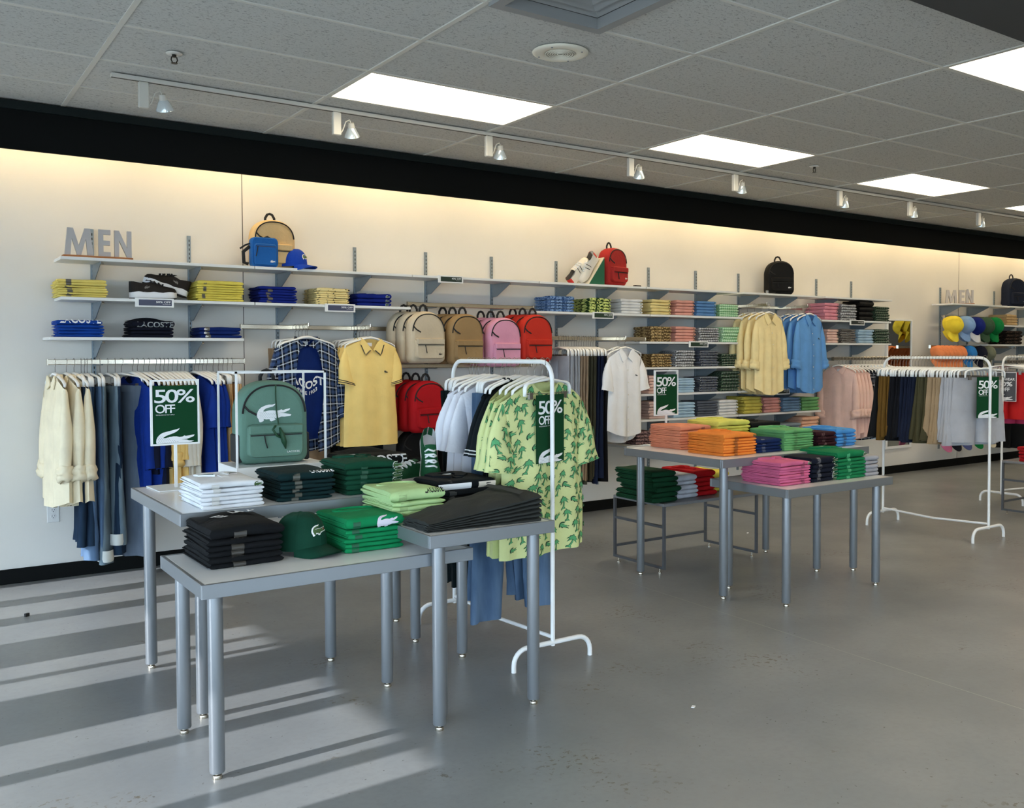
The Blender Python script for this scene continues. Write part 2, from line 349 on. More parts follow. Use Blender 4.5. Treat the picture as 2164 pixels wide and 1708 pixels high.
# black light valance in front of the wall with a small crown strip; warm tubes run behind it
va = struct(MB().box(XL, XR, 6.512, 6.53, 2.664, CEIL-.003).build('trim_1', BLACKP))
struct(MB().bbox(XL, XR, 6.492, 6.5115, 2.898, CEIL-.003, .003).build('trim_2', plain('dark_green_black', (16, 26, 26), .6, 0, .2)))
TUBEM = emit('warm_cove_tube', (1, .77, .45), COVE)
x = XL+.3; k = 0
while x < 14.5:
    t = thing('cove_light', 'warm fluorescent batten above the valance, %s from the left corner' % (ORDW+['thirteenth', 'fourteenth', 'fifteenth'])[k], 'light', (x, 6.575, 2.93), 0, 'battens hidden behind the black valance')
    MB().box(0, 1.15, -.035, .035, -.03, .01).build('batten', GRIDM, t)
    MB().cyl((.03, 0, -.048), (1.12, 0, -.048), .013, 8).build('tube', TUBEM, t); x += 1.2; k += 1
# dark bulkhead near the camera, top right corner of the view
struct(MB().box(2.9, 9.5, 1.2, 2.31, CEIL-.09, CEIL-.001).build('bulkhead', plain('grey_bulkhead', (66, 66, 66), .8)))

# ---------------- ceiling fixtures
def panel_mat():
    m, t, b = nt('lit_prismatic_diffuser'); b.inputs['Base Color'].default_value = (.7, .7, .66, 1); b.inputs['Emission Color'].default_value = (1, .86, .62, 1); b.inputs['Emission Strength'].default_value = PANEL; return m
PM = panel_mat()
for (i, j) in LIGHTS:
    a, c = ['', '', ''][0], None
    x0, y0 = X0+TX*i, Y0+TY*j
    row = {0: 'row nearest the shelf wall', -4: 'middle row over the aisle', -8: 'row by the street windows'}[j]
    num = ORDW[(i+3)//2] if j else ORDW[(i+1)//2]
    t = thing('ceiling_light', 'rectangular warm fluorescent ceiling panel, %s from left in %s' % (num, row), 'ceiling light', (x0+TX/2, y0+TY/2, CEIL), 0, 'fluorescent panels in the ceiling grid')
    MB().box(-TX/2+.02, TX/2-.02, -TY/2+.02, TY/2-.02, .006, .012).build('diffuser', PM, t)
    f = MB()
    for (xa, xb, ya, yb) in ((-TX/2+.008,TX/2-.008,-TY/2+.008,-TY/2+.02),(-TX/2+.008,TX/2-.008,TY/2-.02,TY/2-.008),(-TX/2+.008,-TX/2+.02,-TY/2+.02,TY/2-.02),(TX/2-.02,TX/2-.008,-TY/2+.02,TY/2-.02)): f.box(xa, xb, ya, yb, -.001, .014)
    f.build('frame', GRIDM, t)
# square air diffuser
dfm = plain('grey_enamel_diffuser', (150, 152, 152), .5)
t = thing('air_diffuser', 'square stepped metal air diffuser in the ceiling grid', 'air vent', (X0-TX+TY/2, Y0-2.5*TY, CEIL))
f = MB(); s = TY/2-.004
for (xa, xb, ya, yb) in ((-s,s,-s,-s+.05),(-s,s,s-.05,s),(-s,-s+.05,-s+.05,s-.05),(s-.05,s,-s+.05,s-.05)): f.box(xa, xb, ya, yb, -.02, .03)
f.build('frame', dfm, t)
for k in range(4):
    r0 = s-.055-k*.055; r1 = r0-.05; v = MB()
    vs = []
    for r, z in ((r0, .03+.0*k), (r1, .065)): vs += [(-r,-r,z),(r,-r,z),(r,r,z),(-r,r,z)]
    v.add(vs, [(a, (a+1) % 4, (a+1) % 4+4, a+4) for a in range(4)]); v.build('louvre', dfm, t)
MB().box(-s, s, -s, s, .07, .075).build('backing', plain('duct_dark', (60, 66, 70), .8), t)
# round speaker
sp = gz(1184, 110, CEIL); cream = plain('cream_enamel', (240, 236, 220), .45)
t = thing('ceiling_speaker', 'round cream loudspeaker grille set in a ceiling tile', 'speaker', sp)
MB().lathe([(.142, -.002), (.140, -.006), (.125, -.012), (.085, -.012), (.08, -.008)], 40).build('flange', cream, t, 'all')
g = MB(); g.lathe([(.0795, -.0095), (.02, -.011)], 32); g.build('grille', plain('grille_grey', (176, 172, 160), .6), t)
for k in range(6):
    pts = [((.075-.012*k)*math.cos(a*PI/14), (.075-.012*k)*math.sin(a*PI/14), -.0115) for a in range(28)]
    MB().tube(pts, .0022, 4, closed=True).build('ring', cream, t)
for a in range(4): MB().lathe([(.006, -.012), (.004, -.015)], 8, (.115*math.cos(a*PI/2+.6), .115*math.sin(a*PI/2+.6))).build('screw', STEEL, t)
# fire sprinklers
for px, py, lab in ((368, 112, 'small brass sprinkler head near the left end of track'), (1721, 351, 'small sprinkler head beside the second ceiling panel')):
    t = thing('sprinkler', lab, 'sprinkler', gz(px, py, CEIL), 0, 'fire sprinklers in the ceiling')
    MB().lathe([(.04, -.001), (.038, -.006), (.02, -.009)], 20).build('escutcheon', plain('white_escutcheon', (225, 223, 216), .4), t, 'all')
    b_ = MB(); b_.cyl((0,0,-.008), (0,0,-.022), .011, 8)
    for a in (-1, 1): b_.tube([(a*.012,0,-.02),(a*.015,0,-.035),(a*.008,0,-.05)], .003, 6)
    b_.lathe([(.004, -.046), (.016, -.05), (.016, -.052)], 12); b_.build('body', plain('dark_bronze', (54, 50, 44), .4, .8), t)
# lighting track with spot heads
TY_ = 5.575; t = thing('light_track', 'long white lighting track running along the ceiling above the wall', 'track', (0, TY_, CEIL))
MB().box(1.0, 15.0, -.018, .018, -.024, -.003).build('rail', GRIDM, t); MB().box(1.0, 15.0, -.006, .006, -.026, -.0242).build('slot', plain('slot_dark', (70, 68, 62), .6), t)
HEADS = [1.16, 2.26, 3.345, 4.596, 5.72, 7.073, 8.147, 9.36, 10.6, 11.9]
lampg = plain('lamp_glass', (225, 235, 240), .1, .4)
for k, hx in enumerate(HEADS):
    t = thing('track_spotlight', 'white track spotlight, %s head from the left end of track' % ORDW[k], 'spotlight', (hx, TY_, CEIL), 0, 'spotlights on the ceiling track')
    MB().bbox(-.026, .026, -.016, .016, -.165, -.026, .004).build('adapter', GRIDM, t)
    MB().tube([(.026,0,-.15),(.04,0,-.13),(.06,0,-.075),(.085,.0,-.06),(.1,.01,-.08)], .004, 6).build('arm', GRIDM, t)
    hd = Matrix.Translation((.105, .02, -.10)) @ Matrix.Rotation(.45, 4, 'X') @ Matrix.Rotation(-.25, 4, 'Y')
    MB().lathe([(.018, .03), (.022, .0)], 14).xf(hd).build('socket', GRIDM, t, 40)
    MB().lathe([(.022, 0), (.03, -.015), (.045, -.05), (.047, -.058)], 18).xf(hd).build('reflector', lampg, t, 40)
    MB().lathe([(.044, -.052), (.02, -.0525)], 18).xf(hd).build('lens', emit('weak_halogen', (.85, .93, 1), 2.2), t)
# ============================================================ WALL FIXTURES
UPX = [1.097, 1.702, 2.312, 2.914, 3.518, 4.133, 4.80, 5.255, 5.872, 6.486, 7.085, 7.655, 8.305, 8.913, 10.668, 11.278, 11.905, 12.5]
SLOT = plain('slot_shadow', (30, 32, 34), .8)
um = MB().box(-.011, .011, -.016, 0, .24, 2.262).mesh('channel', BRACKET)
sl = MB()
for k in range(66): sl.box(-.003, .003, -.0165, -.0158, .27+k*.03, .286+k*.03)
slm = sl.mesh('slots', SLOT)
for k, x in enumerate(UPX):
    t = thing('wall_upright', 'slotted grey steel upright, %s from the left on the shelf wall' % ((ORDW+['thirteenth','fourteenth','fifteenth','sixteenth','seventeenth','eighteenth'])[k]), 'upright', (x, WALL-.0005, 0), 0, 'slotted uprights on the shelf wall')
    obj('channel', um, t); o = obj('slots', slm, t); o['kind'] = 'stuff'
def shelf(label, x0, x1, z, group, brackets=None, y0=SHF, th=.019):
    t = thing('wall_shelf', label, 'shelf', (0, 0, z), 0, group)
    MB().bbox(x0, x1, y0, WALL-.034, -th, 0, .0015).build('board', SHELF_WHITE, t)
    for ux in (brackets if brackets is not None else [u for u in UPX if x0-.02 < u < x1+.02]):
        MB().prism([(WALL-.017,-th-.001),(WALL-.30,-th-.001),(WALL-.30,-th-.016),(WALL-.10,-.125),(WALL-.017,-.13)], lambda a, b, d, ux=ux: (ux-.002+d, a, b), .004).build('bracket', BRACKET, t)
        b = MB(); b.tube([(ux+.006, WALL-.27, -th-.012), (ux+.022, WALL-.275, -th-.012)], .007, 8); b.build('clip', CHROME, t)
    return t
G_S = 'white shelves along the wall'
Z1, Z2, Z3, Z4, Z5, Z6, Z7 = 2.049, 1.801, 1.553, 1.318, 1.074, .84, .612
shelf('white top shelf carrying the large MEN letters', .872, 2.05, Z1, G_S)
shelf('white top shelf under the tan backpack and blue bag', 2.056, 3.24, Z1, G_S)
shelf('empty white top shelf with the 40% OFF strip', 3.246, 4.404, Z1, G_S)
shelf('white top shelf carrying white sneakers and the red backpack', 4.412, 5.573, Z1, G_S)
shelf('empty white top shelf right of the red backpack', 5.58, 6.75, Z1, G_S)
shelf('white top shelf under the black backpack', 6.835, 8.01, Z1, G_S)
shelf('empty white top shelf above the pink and plaid stacks', 8.075, 9.24, Z1, G_S)
shelf('white shelf with yellow shirts and black sneakers', .87, 2.048, Z2, G_S)
shelf('white shelf with two royal blue stacks and a cream one', 2.055, 3.228, Z2, G_S)
shelf('white shelf with blue print, palm print and white stacks', 4.379, 5.62, Z2, G_S)
shelf('white shelf with yellow, pink, blue and mint stacks', 5.626, 6.82, Z2, G_S)
shelf('white shelf with three blue stacks under the sneakers', .80, 1.975, Z3, G_S)
shelf('white shelf with camouflage, pink, checked and mint stacks', 5.50, 6.833, Z3, G_S)
shelf('white shelf with tan print and three dark checked stacks', 5.50, 6.82, Z4, G_S)
shelf('white shelf behind the rear 50% sign, pale pink and checked stacks', 5.50, 6.803, Z5, G_S)
shelf('white shelf right below the hanging yellow and blue shirts', 6.81, 8.006, Z5, G_S)
shelf('white shelf with mauve, grey and white stacks', 5.483, 6.77, Z6, G_S)
shelf('white shelf with yellow, pink, blue and green stacks', 6.777, 8.012, Z6, G_S)
shelf('lowest white shelf behind the far tables, left half', 5.35, 6.75, Z7, G_S)
shelf('lowest white shelf behind the far tables, right half', 6.757, 8.014, Z7, G_S)
shelf('white shelf with pink, black and green plaid stacks', 8.02, 9.225, Z2, G_S)
shelf('white shelf with pale pink, plaid and light blue stacks', 8.02, 9.231, Z3, G_S)
shelf('white top shelf with the small distant MEN letters', 10.45, 11.68, Z1, G_S)
shelf('white top shelf under the navy backpack at right edge', 11.75, 12.95, Z1, G_S)
shelf('white shelf holding the khaki stack at right edge', 11.53, 12.8, Z2, G_S)
shelf('white shelf holding the dark stack at right edge', 11.22, 12.8, Z3, G_S)

def strip_sign(label, px0, px1, py, z, txt, col, big=1.0):
    """plastic price-strip holder clipped on a shelf's front edge"""
    a, b = at(px0, py), at(px1, py); w = b.x-a.x
    t = thing('price_strip', label, 'sign', (a.x, SHF, z), 0, 'price strips clipped on the shelf edges')
    h = .052*big
    MB().bbox(0, w, -.008, -.001, -h, .006, .0015).build('holder', WHITE_PAINT, t)
    MB().box(.022, w-.014, -.0095, -.0078, -h+.010, -.004).build('card', plain('strip_%d_%d_%d' % col, col, .4), t)
    tw = min(.1, w*.38)
    text_mb(txt, lambda x, y: (w-.02-tw+x, -.0100, -.024+y), tw, .013, .015).build('lettering', WHITEPR, t)
    text_mb('EXCLUSIONS APPLY', lambda x, y: (w-.02-tw*.55+x, -.0100, -.034+y), tw*.55, .004, .0).build('small_print', WHITEPR, t)
strip_sign('price strip reading 50% OFF below the black sneakers', 285, 367, 640, Z2, '50% OFF', (62, 66, 92))
strip_sign('price strip reading 50% OFF below the cream stack', 686, 750, 648, Z2, '50% OFF', (62, 66, 92))
strip_sign('green price strip reading 40% OFF on the empty top shelf', 925, 978, 590, Z1, '40% OFF', (22, 46, 36))
strip_sign('green price strip reading 50% OFF below the palm print stack', 1251, 1296, 667, Z2, '50% OFF', (26, 52, 36))
strip_sign('green price strip reading 50% OFF below the checked stack', 1455, 1496, 725, Z3, '50% OFF', (26, 52, 36))
strip_sign('dark price strip reading 50% OFF below black plaid stacks', 1795, 1826, 680, Z2, '50% OFF', (30, 40, 36))
strip_sign('small price strip reading 50% OFF by the yellow shirts', 1640, 1668, 828, Z5, '50% OFF', (40, 52, 44))

def rail(label, x0, x1, y, z, r=.016, arms=None, flat=True, mat=CHROME):
    t = thing('hang_rail', label, 'clothes rail', (0, 0, z), 0, 'chrome hang rails on the wall')
    MB().bbox(x0, x1, y-.012, y+.012, -r, r, .003).build('bar', mat, t)
    for ux in (arms if arms is not None else [u for u in UPX if x0 < u < x1]):
        a = MB(); a.box(ux-.004, ux+.004, y+.012, WALL-.017, -.022, .012); a.build('bracket', BRACKET, t)
    for xe in (x0, x1): MB().box(xe-.003, xe+.003, y-.015, y+.015, -r-.003, r+.003).build('end_cap', CHROME, t)
    return t
RZ1 = 1.398
rail('chrome hang rail with cream shirts and jeans, left end', .79, 1.975, 6.55, RZ1)
rail('flat steel rail behind the plaid shirt and yellow polos', 2.03, 3.20, 6.80, 1.64)
rail('steel rail carrying the upper row of backpacks', 3.26, 4.42, 6.66, 1.83)
rail('steel rail carrying the red backpacks below', 3.1, 4.40, 6.66, 1.35)
rail('steel rail near the floor carrying dark bags', 3.1, 4.40, 6.66, .92)
rail('chrome hang rail with trousers and white shirts', 4.50, 5.56, 6.54, 1.575)
rail('flat steel rail behind the yellow and blue long shirts', 6.77, 8.0, 6.80, 1.925)
rail('chrome hang rail with pink, plaid and pale blue shirts', 8.2, 9.35, 6.54, 1.385)
rail('steel rail carrying the row of caps, distant bay', 10.45, 11.55, 6.66, 1.885)
rail('steel rail carrying the orange caps, distant bay', 10.1, 12.0, 6.62, 1.52)
rail('steel rail carrying the low caps, distant bay', 10.2, 11.9, 6.62, .545)
rail('chrome rail with dark trousers at the right edge', 11.75, 12.9, 6.56, 1.33)
def faceout(label, x, z, y1=6.43):
    t = thing('faceout_arm', label, 'rail arm', (x, 0, z), 0, 'face-out arms on the steel rails')
    MB().box(-.006, .006, y1, 6.788, -.014, .012).build('arm', CHROME, t); MB().cyl((0, y1+.002, .0), (0, y1+.002, .022), .006, 8).build('stop', CHROME, t)
faceout('chrome arm holding the plaid shirt', 2.387, 1.64); faceout('chrome arm holding the yellow polos', 2.85, 1.64)
faceout('chrome arm holding the yellow long-sleeved shirts', 7.05, 1.925); faceout('chrome arm holding the blue long-sleeved shirts', 7.66, 1.925)

# wall outlet
t = thing('wall_outlet', 'white double power outlet low on the wall below cream shirts', 'outlet', (.845, WALL, .422))
PL = plain('outlet_plastic', (222, 222, 220), .35)
MB().bbox(-.036, .036, -.006, -.0005, -.058, .058, .003).build('plate', PL, t)
for s in (-1, 1):
    o = MB().lathe([(.017, .0), (.016, .002)], 20).xf(Matrix.Translation((0, -.0062, s*.02)) @ Matrix.Rotation(PI/2, 4, 'X')).build('socket', PL, t)
    MB().box(-.008, -.0055, -.0088, -.008, s*.02+.0, s*.02+.008).box(.0055, .008, -.0088, -.008, s*.02+.001, s*.02+.008).box(-.0025, .0025, -.0088, -.008, s*.02-.010, s*.02-.005).build('slots', SLOT, o)
# mirror
t = thing('wall_mirror', 'tall white framed mirror on the wall beyond the shelves', 'mirror', (0, WALL-.001, 0))
MB().box(9.585, 10.05, -.018, -.012, .33, 1.83).build('glass', plain('mirror_glass', (200, 205, 205), .02, 1), t)
f = MB()
for a in ((9.555, 9.585, .30, 1.85), (10.05, 10.062, .30, 1.85), (9.585, 10.05, .30, .33), (9.585, 10.05, 1.83, 1.85)): f.box(a[0], a[1], -.03, -.0005, a[2], a[3])
f.build('frame', WHITE_PAINT, t)

# ============================================================ TABLES
TOPW = plain('white_laminate_top', (238, 238, 238), .22)
def table(label, x0, x1, y0, y1, z, legs):
    t = thing('display_table', label, 'table', ((x0+x1)/2, (y0+y1)/2, 0), 0, 'silver framed display tables'); cx, cy = (x0+x1)/2, (y0+y1)/2
    x0 -= cx; x1 -= cx; y0 -= cy; y1 -= cy; h = .048
    MB().bbox(x0+.015, x1-.015, y0+.015, y1-.015, z-.02, z, .0015).build('top', TOPW, t)
    f = MB(); b = .013
    f.bbox(x0, x1, y0, y0+b, z-h, z+.001, .0015).bbox(x0, x1, y1-b, y1, z-h, z+.001, .0015).bbox(x0, x0+b, y0+b, y1-b, z-h, z+.001, .0015).bbox(x1-b, x1, y0+b, y1-b, z-h, z+.001, .0015)
    f.build('frame', LEGM, t)
    for (lx, ly) in legs:
        lx -= cx; ly -= cy
        l = MB().lathe([(.024, .022), (.0255, .026), (.0255, z-h+.002)], 20, (lx, ly)).build('leg', LEGM, t, 60)
        MB().lathe([(.016, 0), (.017, .004), (.015, .012), (.008, .014), (.008, .023)], 14, (lx, ly)).build('foot', CHROME, l, 40)
ZL, ZM, ZH = .678, .763, .828
table('near low silver display table with black hoodies and green cap', .822, 1.85, 3.217, 3.80, ZL, [(.879, 3.273), (.886, 3.742), (1.725, 3.748), (1.735, 3.273)])
table('near mid-height table with the charcoal trousers, end towards the camera', 1.615, 2.182, 3.13, 4.32, ZM, [(1.683, 3.192), (2.124, 3.205), (2.110, 4.25), (1.657, 4.222)])
table('tall near table with white polos and the green backpack display', .895, 2.255, 3.795, 4.70, ZH, [(.955, 4.619), (.986, 3.858), (2.19, 4.64), (2.183, 3.905)])
table('tall far table with salmon, orange and green polo stacks', 3.872, 5.225, 3.866, 4.765, ZH, [(3.94, 3.925), (3.95, 4.689), (5.125, 4.677), (5.15, 3.929)])
table('low far table with pink, navy, green and grey stacks', 4.047, 5.01, 3.53, 4.15, ZL, [(4.143, 4.081), (4.108, 3.593), (4.935, 4.056), (4.934, 3.596)])
# low bench of square bar behind the far tables
def bench(label, x0, x1, y0, y1, z, group=None):
    t = thing('display_bench', label, 'bench', ((x0+x1)/2, (y0+y1)/2, 0), 0, group); w = (x1-x0)/2; d = (y1-y0)/2; r = .0085; S = plain('grey_bar_steel', (110, 114, 120), .4, .7)
    MB().bbox(-w, w, -d, d, z-.02, z, .002).build('top', plain('grey_bench_top', (122, 122, 124), .4), t)
    for sx in (-1, 1):
        for sy in (-1, 1):
            l = MB().box(sx*(w-r)-r, sx*(w-r)+r, sy*(d-r)-r, sy*(d-r)+r, .03, z-.02).build('leg', S, t)
            MB().lathe([(.013, 0), (.013, .006), (.005, .008), (.005, .031)], 10, (sx*(w-r), sy*(d-.05))).build('foot', CHROME, l)
        for zz in (.03, .30): MB().box(sx*(w-r)-r, sx*(w-r)+r, -d+2*r, d-2*r, zz, zz+.017).build('side_rail', S, t)
    MB().box(-w+2*r, w-2*r, d-2*r, d, .10, .117).build('back_rail', S, t)
bench('low grey bar bench behind the far tables with loose knitwear', 4.065, 4.95, 4.59, 5.12, .462)
bench('grey bar bench cut by the right edge with red knitwear', 8.06, 8.9, 4.05, 4.55, .48)

# ============================================================ WHITE ROLLING-STYLE RACKS
def rack(label, cx, y0, y1, z=1.405, rotz=0, w=.43):
    """two hoops with bent feet; local: bar runs along y from 0 to length"""
    Ln = y1-y0; t = thing('garment_rack', label, 'clothes rack', (cx, y0, 0), rotz, 'white tubular garment racks'); r = .0108
    pts = [(0, 0, .085), (0, 0, z-.085)]
    pts += [(0, .085-.085*math.cos(a), z-.085+.085*math.sin(a)) for a in [PI/2*k/6 for k in range(1, 7)]]
    back = [(p[0], Ln-p[1], p[2]) for p in reversed(pts)]
    MB().tube(pts+back, r, 10).build('hoop', WHITE_PAINT, t, 40)
    for y in (0, Ln):
        R = .07; h = w/2; fp = [(-h, y, 0)]+[(-h+R-R*math.cos(a), y, .10-R+R*math.sin(a)) for a in [PI/2*k/6 for k in range(7)]]
        fp += [(-p[0], y, p[2]) for p in reversed(fp)]; MB().tube(fp, .0115, 10).build('foot', WHITE_PAINT, t, 40)
        for s in (-1, 1): pass
    MB().tube([(0, .0, .125), (0, Ln*.5, .105), (0, Ln, .125)], .009, 8).build('stretcher', WHITE_PAINT, t, 40)
    for y in (0, Ln): MB().cyl((.0125, y, .125), (.0145, y, .125), .005, 8).build('bolt', STEEL, t)
    return t
rack('white garment rack beside the near tables with palm print shirts', 2.475, 3.57, 4.51)
rack('white garment rack of coloured shorts at the right', 6.83, 3.956, 4.91)
rack('white garment rack of red swimwear cut by the right edge', 8.62, 0, 1.0, 1.405, -PI/2)
bpy.data.objects['garment_rack.002'].location = (8.62, 4.868, 0)
# ============================================================ BUILDERS: FOLDED CLOTHES
def wob(x, y, sd): return noise.noise(Vector((x*7+sd*3.1, y*7, sd*1.7)))
def fold_body(w, d, t, sd, puff=0.0):
    """one folded garment: a sheet wrapped round the front edge over an inner layer, open and layered at the sides.
    origin: middle of the base, front at -y"""
    rnd = random.Random(sd); mb = MB(); N = 12; r = t/2
    prof = []
    for k in range(7):
        a = -PI/2-PI*k/6; prof.append((-d/2+r+r*math.cos(a), r+r*math.sin(a)))
    lay = [(-d*.2, t), (d*.1, t), (d/2-.004, t*.97), (d/2, t*.82), (d/2, t*.70), (d*.1, t*.66), (-d/2+r*1.1, t*.60), (-d/2+r*.8, t*.5), (-d/2+r*1.1, t*.40), (d*.1, t*.34), (d/2, t*.30), (d/2, t*.16), (d/2-.004, .03*t), (d*.1, 0), (-d*.2, 0)]
    prof = prof+lay; n = len(prof); vs = []
    ph = rnd.uniform(0, 6)
    for i in range(N+1):
        u = i/N; x = (u-.5)*w; e = abs(2*u-1)
        end = max(0, (e-.84)/.16); sq = 1-.10*end**3
        for (y, z) in prof:
            yy = y+.006*wob(x*2, y, sd)+(.006*end**3 if y < 0 else -.006*end**3)
            zz = r+(z-r)*sq
            b = .5+.5*z/t
            zz += b*(puff*(1-e**2)*max(0, 1-((y+d*.1)/(d*.6))**2)+.0055*wob(x*1.3, y*1.5, sd+.5)*(z/t))
            vs.append((x+(1 if u > .5 else -1)*end*(.009*(1-((z-r)/r)**2)-.006+.008*wob(y*1.3+ph, sd, 3)), yy, max(0, zz)))
    fs = [(i*n+k, (i+1)*n+k, (i+1)*n+(k+1) % n, i*n+(k+1) % n) for i in range(N) for k in range(n)]
    fs += [tuple(range(n)), tuple(reversed(range(N*n, N*n+n)))]
    mb.add(vs, fs)
    # inner layer (sleeves), slightly uneven, filling the slot
    a, b = rnd.uniform(-.001, .009), rnd.uniform(-.004, .006); vs = []; M = 8
    for i in range(M+1):
        u = i/M; x = -w/2-a+(w+a+b)*u; e = abs(2*u-1); h = t*.15*(1-.4*max(0, (e-.9)/.1))
        vs += [(x, -d/2+r*.9, t*.5-h), (x, -d/2+r*.9, t*.5+h), (x, d/2-.006, t*.5+h), (x, d/2-.006, t*.5-h)]
    mb.add(vs, [(i*4+k, i*4+(k+1) % 4, (i+1)*4+(k+1) % 4, (i+1)*4+k) for i in range(M) for k in range(4)]+[(3,2,1,0), (M*4, M*4+1, M*4+2, M*4+3)])
    return mb
def front_patch(x0, x1, d, t, off=.0012, a0=-.42, a1=.42, top=0.0):
    """thin strip lying round the front fold (size sticker)"""
    r = t/2; n = 5; vs = []
    for k in range(n+1):
        a = PI+(-1 if True else 1)*(a0+(a1-a0)*k/n)*PI
        y, z = -d/2+r+(r+off)*math.cos(a), r+(r+off)*math.sin(a)
        vs += [(x0, y, z), (x1, y, z)]
    return MB().add(vs, [(2*k, 2*k+1, 2*k+3, 2*k+2) for k in range(n)])
def collar_mb(w, y0, z, s=1.0, zs=None):
    """polo collar lying flat on a folded shirt: two flaps meeting at the placket"""
    mb = MB(); zs = zs or (lambda x, y: 0)
    out = [(-.095,.075),(-.088,.01),(-.03,-.055),(-.004,-.02),(-.035,.03),(-.04,.06),(0,.078),(.04,.06),(.035,.03),(.004,-.02),(.03,-.055),(.088,.01),(.095,.075),(.05,.105),(0,.112),(-.05,.105)]
    pl = [(x*s, y*s) for x, y in out]; vs, fs = tri2d(pl, 1); n = len(vs); m_ = len(pl)
    top = lambda x, y: (x, y0+y, z+zs(x, y0+y)+.007-.04*abs(abs(x)-.05*s)); bot = lambda x, y: (x, y0+y, z+zs(x, y0+y)-.003)
    mb.add([top(x, y) for x, y in vs]+[bot(x, y) for x, y in vs], list(fs)+[tuple(i+n for i in reversed(q)) for q in fs])
    mb.add([top(x, y) for x, y in pl]+[bot(x, y) for x, y in pl], [(i, (i+1) % m_, (i+1) % m_+m_, i+m_) for i in range(m_)]); return mb
def rib_mb(y0, z, s=1.0):
    """round neckline rib of a folded tee"""
    pts = [(.085*s*math.cos(a), y0+.045*s*math.sin(a), z+.003) for a in [2*PI*k/20 for k in range(20)]]
    return MB().tube(pts, .006, 6, closed=True)
def placket_mb(y0, y1, z): return MB().bbox(-.016, .016, y0, y1, z-.001, z+.004, .001)
def fold_stack(what, where, group, x0, x1, y0, depth, z, n, h, mat, top='', sticker=None, badge=None, puff=0.0, jit=.006, topf=1.0, kind='shirt', trim=None, name=None, rz=0, px=None, tilt=0, skew=0.0, base_rot=0.0, anchor=None, btop=False):
    """a pile of folded garments, each a thing of its own; (x0..x1, y0) is the front edge on the support at height z"""
    rnd = random.Random(hash((what, where)) % 99991 if False else sum(ord(c) for c in what+where)); w = x1-x0
    u = h/(n-1+topf); zz = z+.0006
    vars_ = {}
    for k in range(n):                                           # from the bottom up
        istop = k == n-1; t = u*(topf if istop else 1); idx = n-1-k
        lab = '%s, %s in pile %s' % (what, ordn(idx, n), where) if n > 1 else '%s %s' % (what, where)
        key = 'top' if istop else k % 3
        if key not in vars_: vars_[key] = fold_body(w, depth, t-.0008, rnd.uniform(0, 50), puff if istop else 0).mesh('folded_'+kind, mat, 60)
        x = (x0+x1)/2+rnd.uniform(-jit, jit)+skew*k; y = y0+depth/2+rnd.uniform(-jit, jit); rot = rnd.uniform(-.022, .022)+base_rot
        if anchor: x += 0
        nm = name or 'folded_'+kind
        if sticker or (badge and (istop or not btop)) or (istop and top):
            r = thing(nm, lab, kind, (x, y, zz), rot, group); obj('body', vars_[key], r)
            if sticker:
                sx = -w/2+w*sticker[0]; front_patch(sx, sx+sticker[1], depth, t-.0008).build('size_sticker', sticker[2] if len(sticker) > 2 else STICK, r)
            if badge and (istop or not btop):
                cw = badge[1]; cx = -w/2+w*badge[0]; T = t-.0008; rr = T/2
                def fn(a, b, cx=cx, cw=cw, T=T, rr=rr, off=.0016):
                    ang = PI-(b-.27)*cw/rr; return (cx+a*cw, -depth/2+rr+(rr+off)*math.cos(ang), rr+(rr+off)*math.sin(ang))
                if len(badge) > 2: croc_mb(lambda a, b: fn((a-.5)*1.12+.5, (b-.27)*1.25+.27)).build('badge_border', badge[2], r)
                croc_mb(lambda a, b: fn(a, b, off=.0022)).build('crocodile_badge', badge[3] if len(badge) > 3 else CROCG, r)
            if istop and top:
                zt = t-.001; zs = lambda x_, y_: puff*(1-abs(2*x_/w)**2)*max(0, 1-((y_+depth*.1)/(depth*.6))**2)+.002
                if 'polo' in top:
                    c = collar_mb(w, depth*.12, zt, min(1, w/.27), zs).build('collar', mat, r, 30)
                    if trim:
                        for s in (-1, 1):
                            for o_ in (0, .007): MB().tube([(s*(.088-o_-.052*f_)*min(1, w/.27), depth*.12+.012-.055*f_+o_*f_, zt+.0075+zs(s*(.088-.052*f_), depth*.12+.012-.055*f_)-.04*abs(.088-.052*f_-.05)) for f_ in (0, .33, .66, 1)], .0014, 4).build('trim_stripe', trim, c)
                    placket_mb(-depth*.20, depth*.08, zt+zs(0, -depth*.1)-.0015).build('placket', mat, r)
                    MB().box(-.02, .02, depth*.28, depth*.32, zt+.001+zs(0, depth*.3), zt+.004+zs(0, depth*.3)).build('neck_label', WHITEPR, r)
                if 'tee' in top: rib_mb(depth*.18, zt).build('neck_rib', mat, r, 'all')
                if 'hood' in top:
                    MB().grid(lambda a, b: (-.12+.24*a, depth*.02+.26*b*.6, zt+.002+.024*math.sin(PI*a)*math.sin(PI*min(1, b*1.1))), 12, 8).build('hood', mat, r, 'all')
        else:
            o = obj(nm, vars_[key], None, (x, y, zz), (0, 0, rot)); tag(o, lab, kind, group)
            r = o
        zz += t
    return r, u*topf          # the topmost one, and its thickness
def pstack(what, where, px0, px1, z, n, hpx, mat, depth=.26, yf=6.556, **kw):
    """pile on a wall shelf, front edge between two picture columns"""
    a, b = at(px0, 700, yf), at(px1, 700, yf); mid = (a+b)/2; sc_ = (mid.x*fwd.x+mid.y*fwd.y)/FPX
    return fold_stack(what, where, kw.pop('group', what+' '+where), a.x+.004, b.x-.004, yf, depth, z, n, hpx*sc_, mat, **kw)

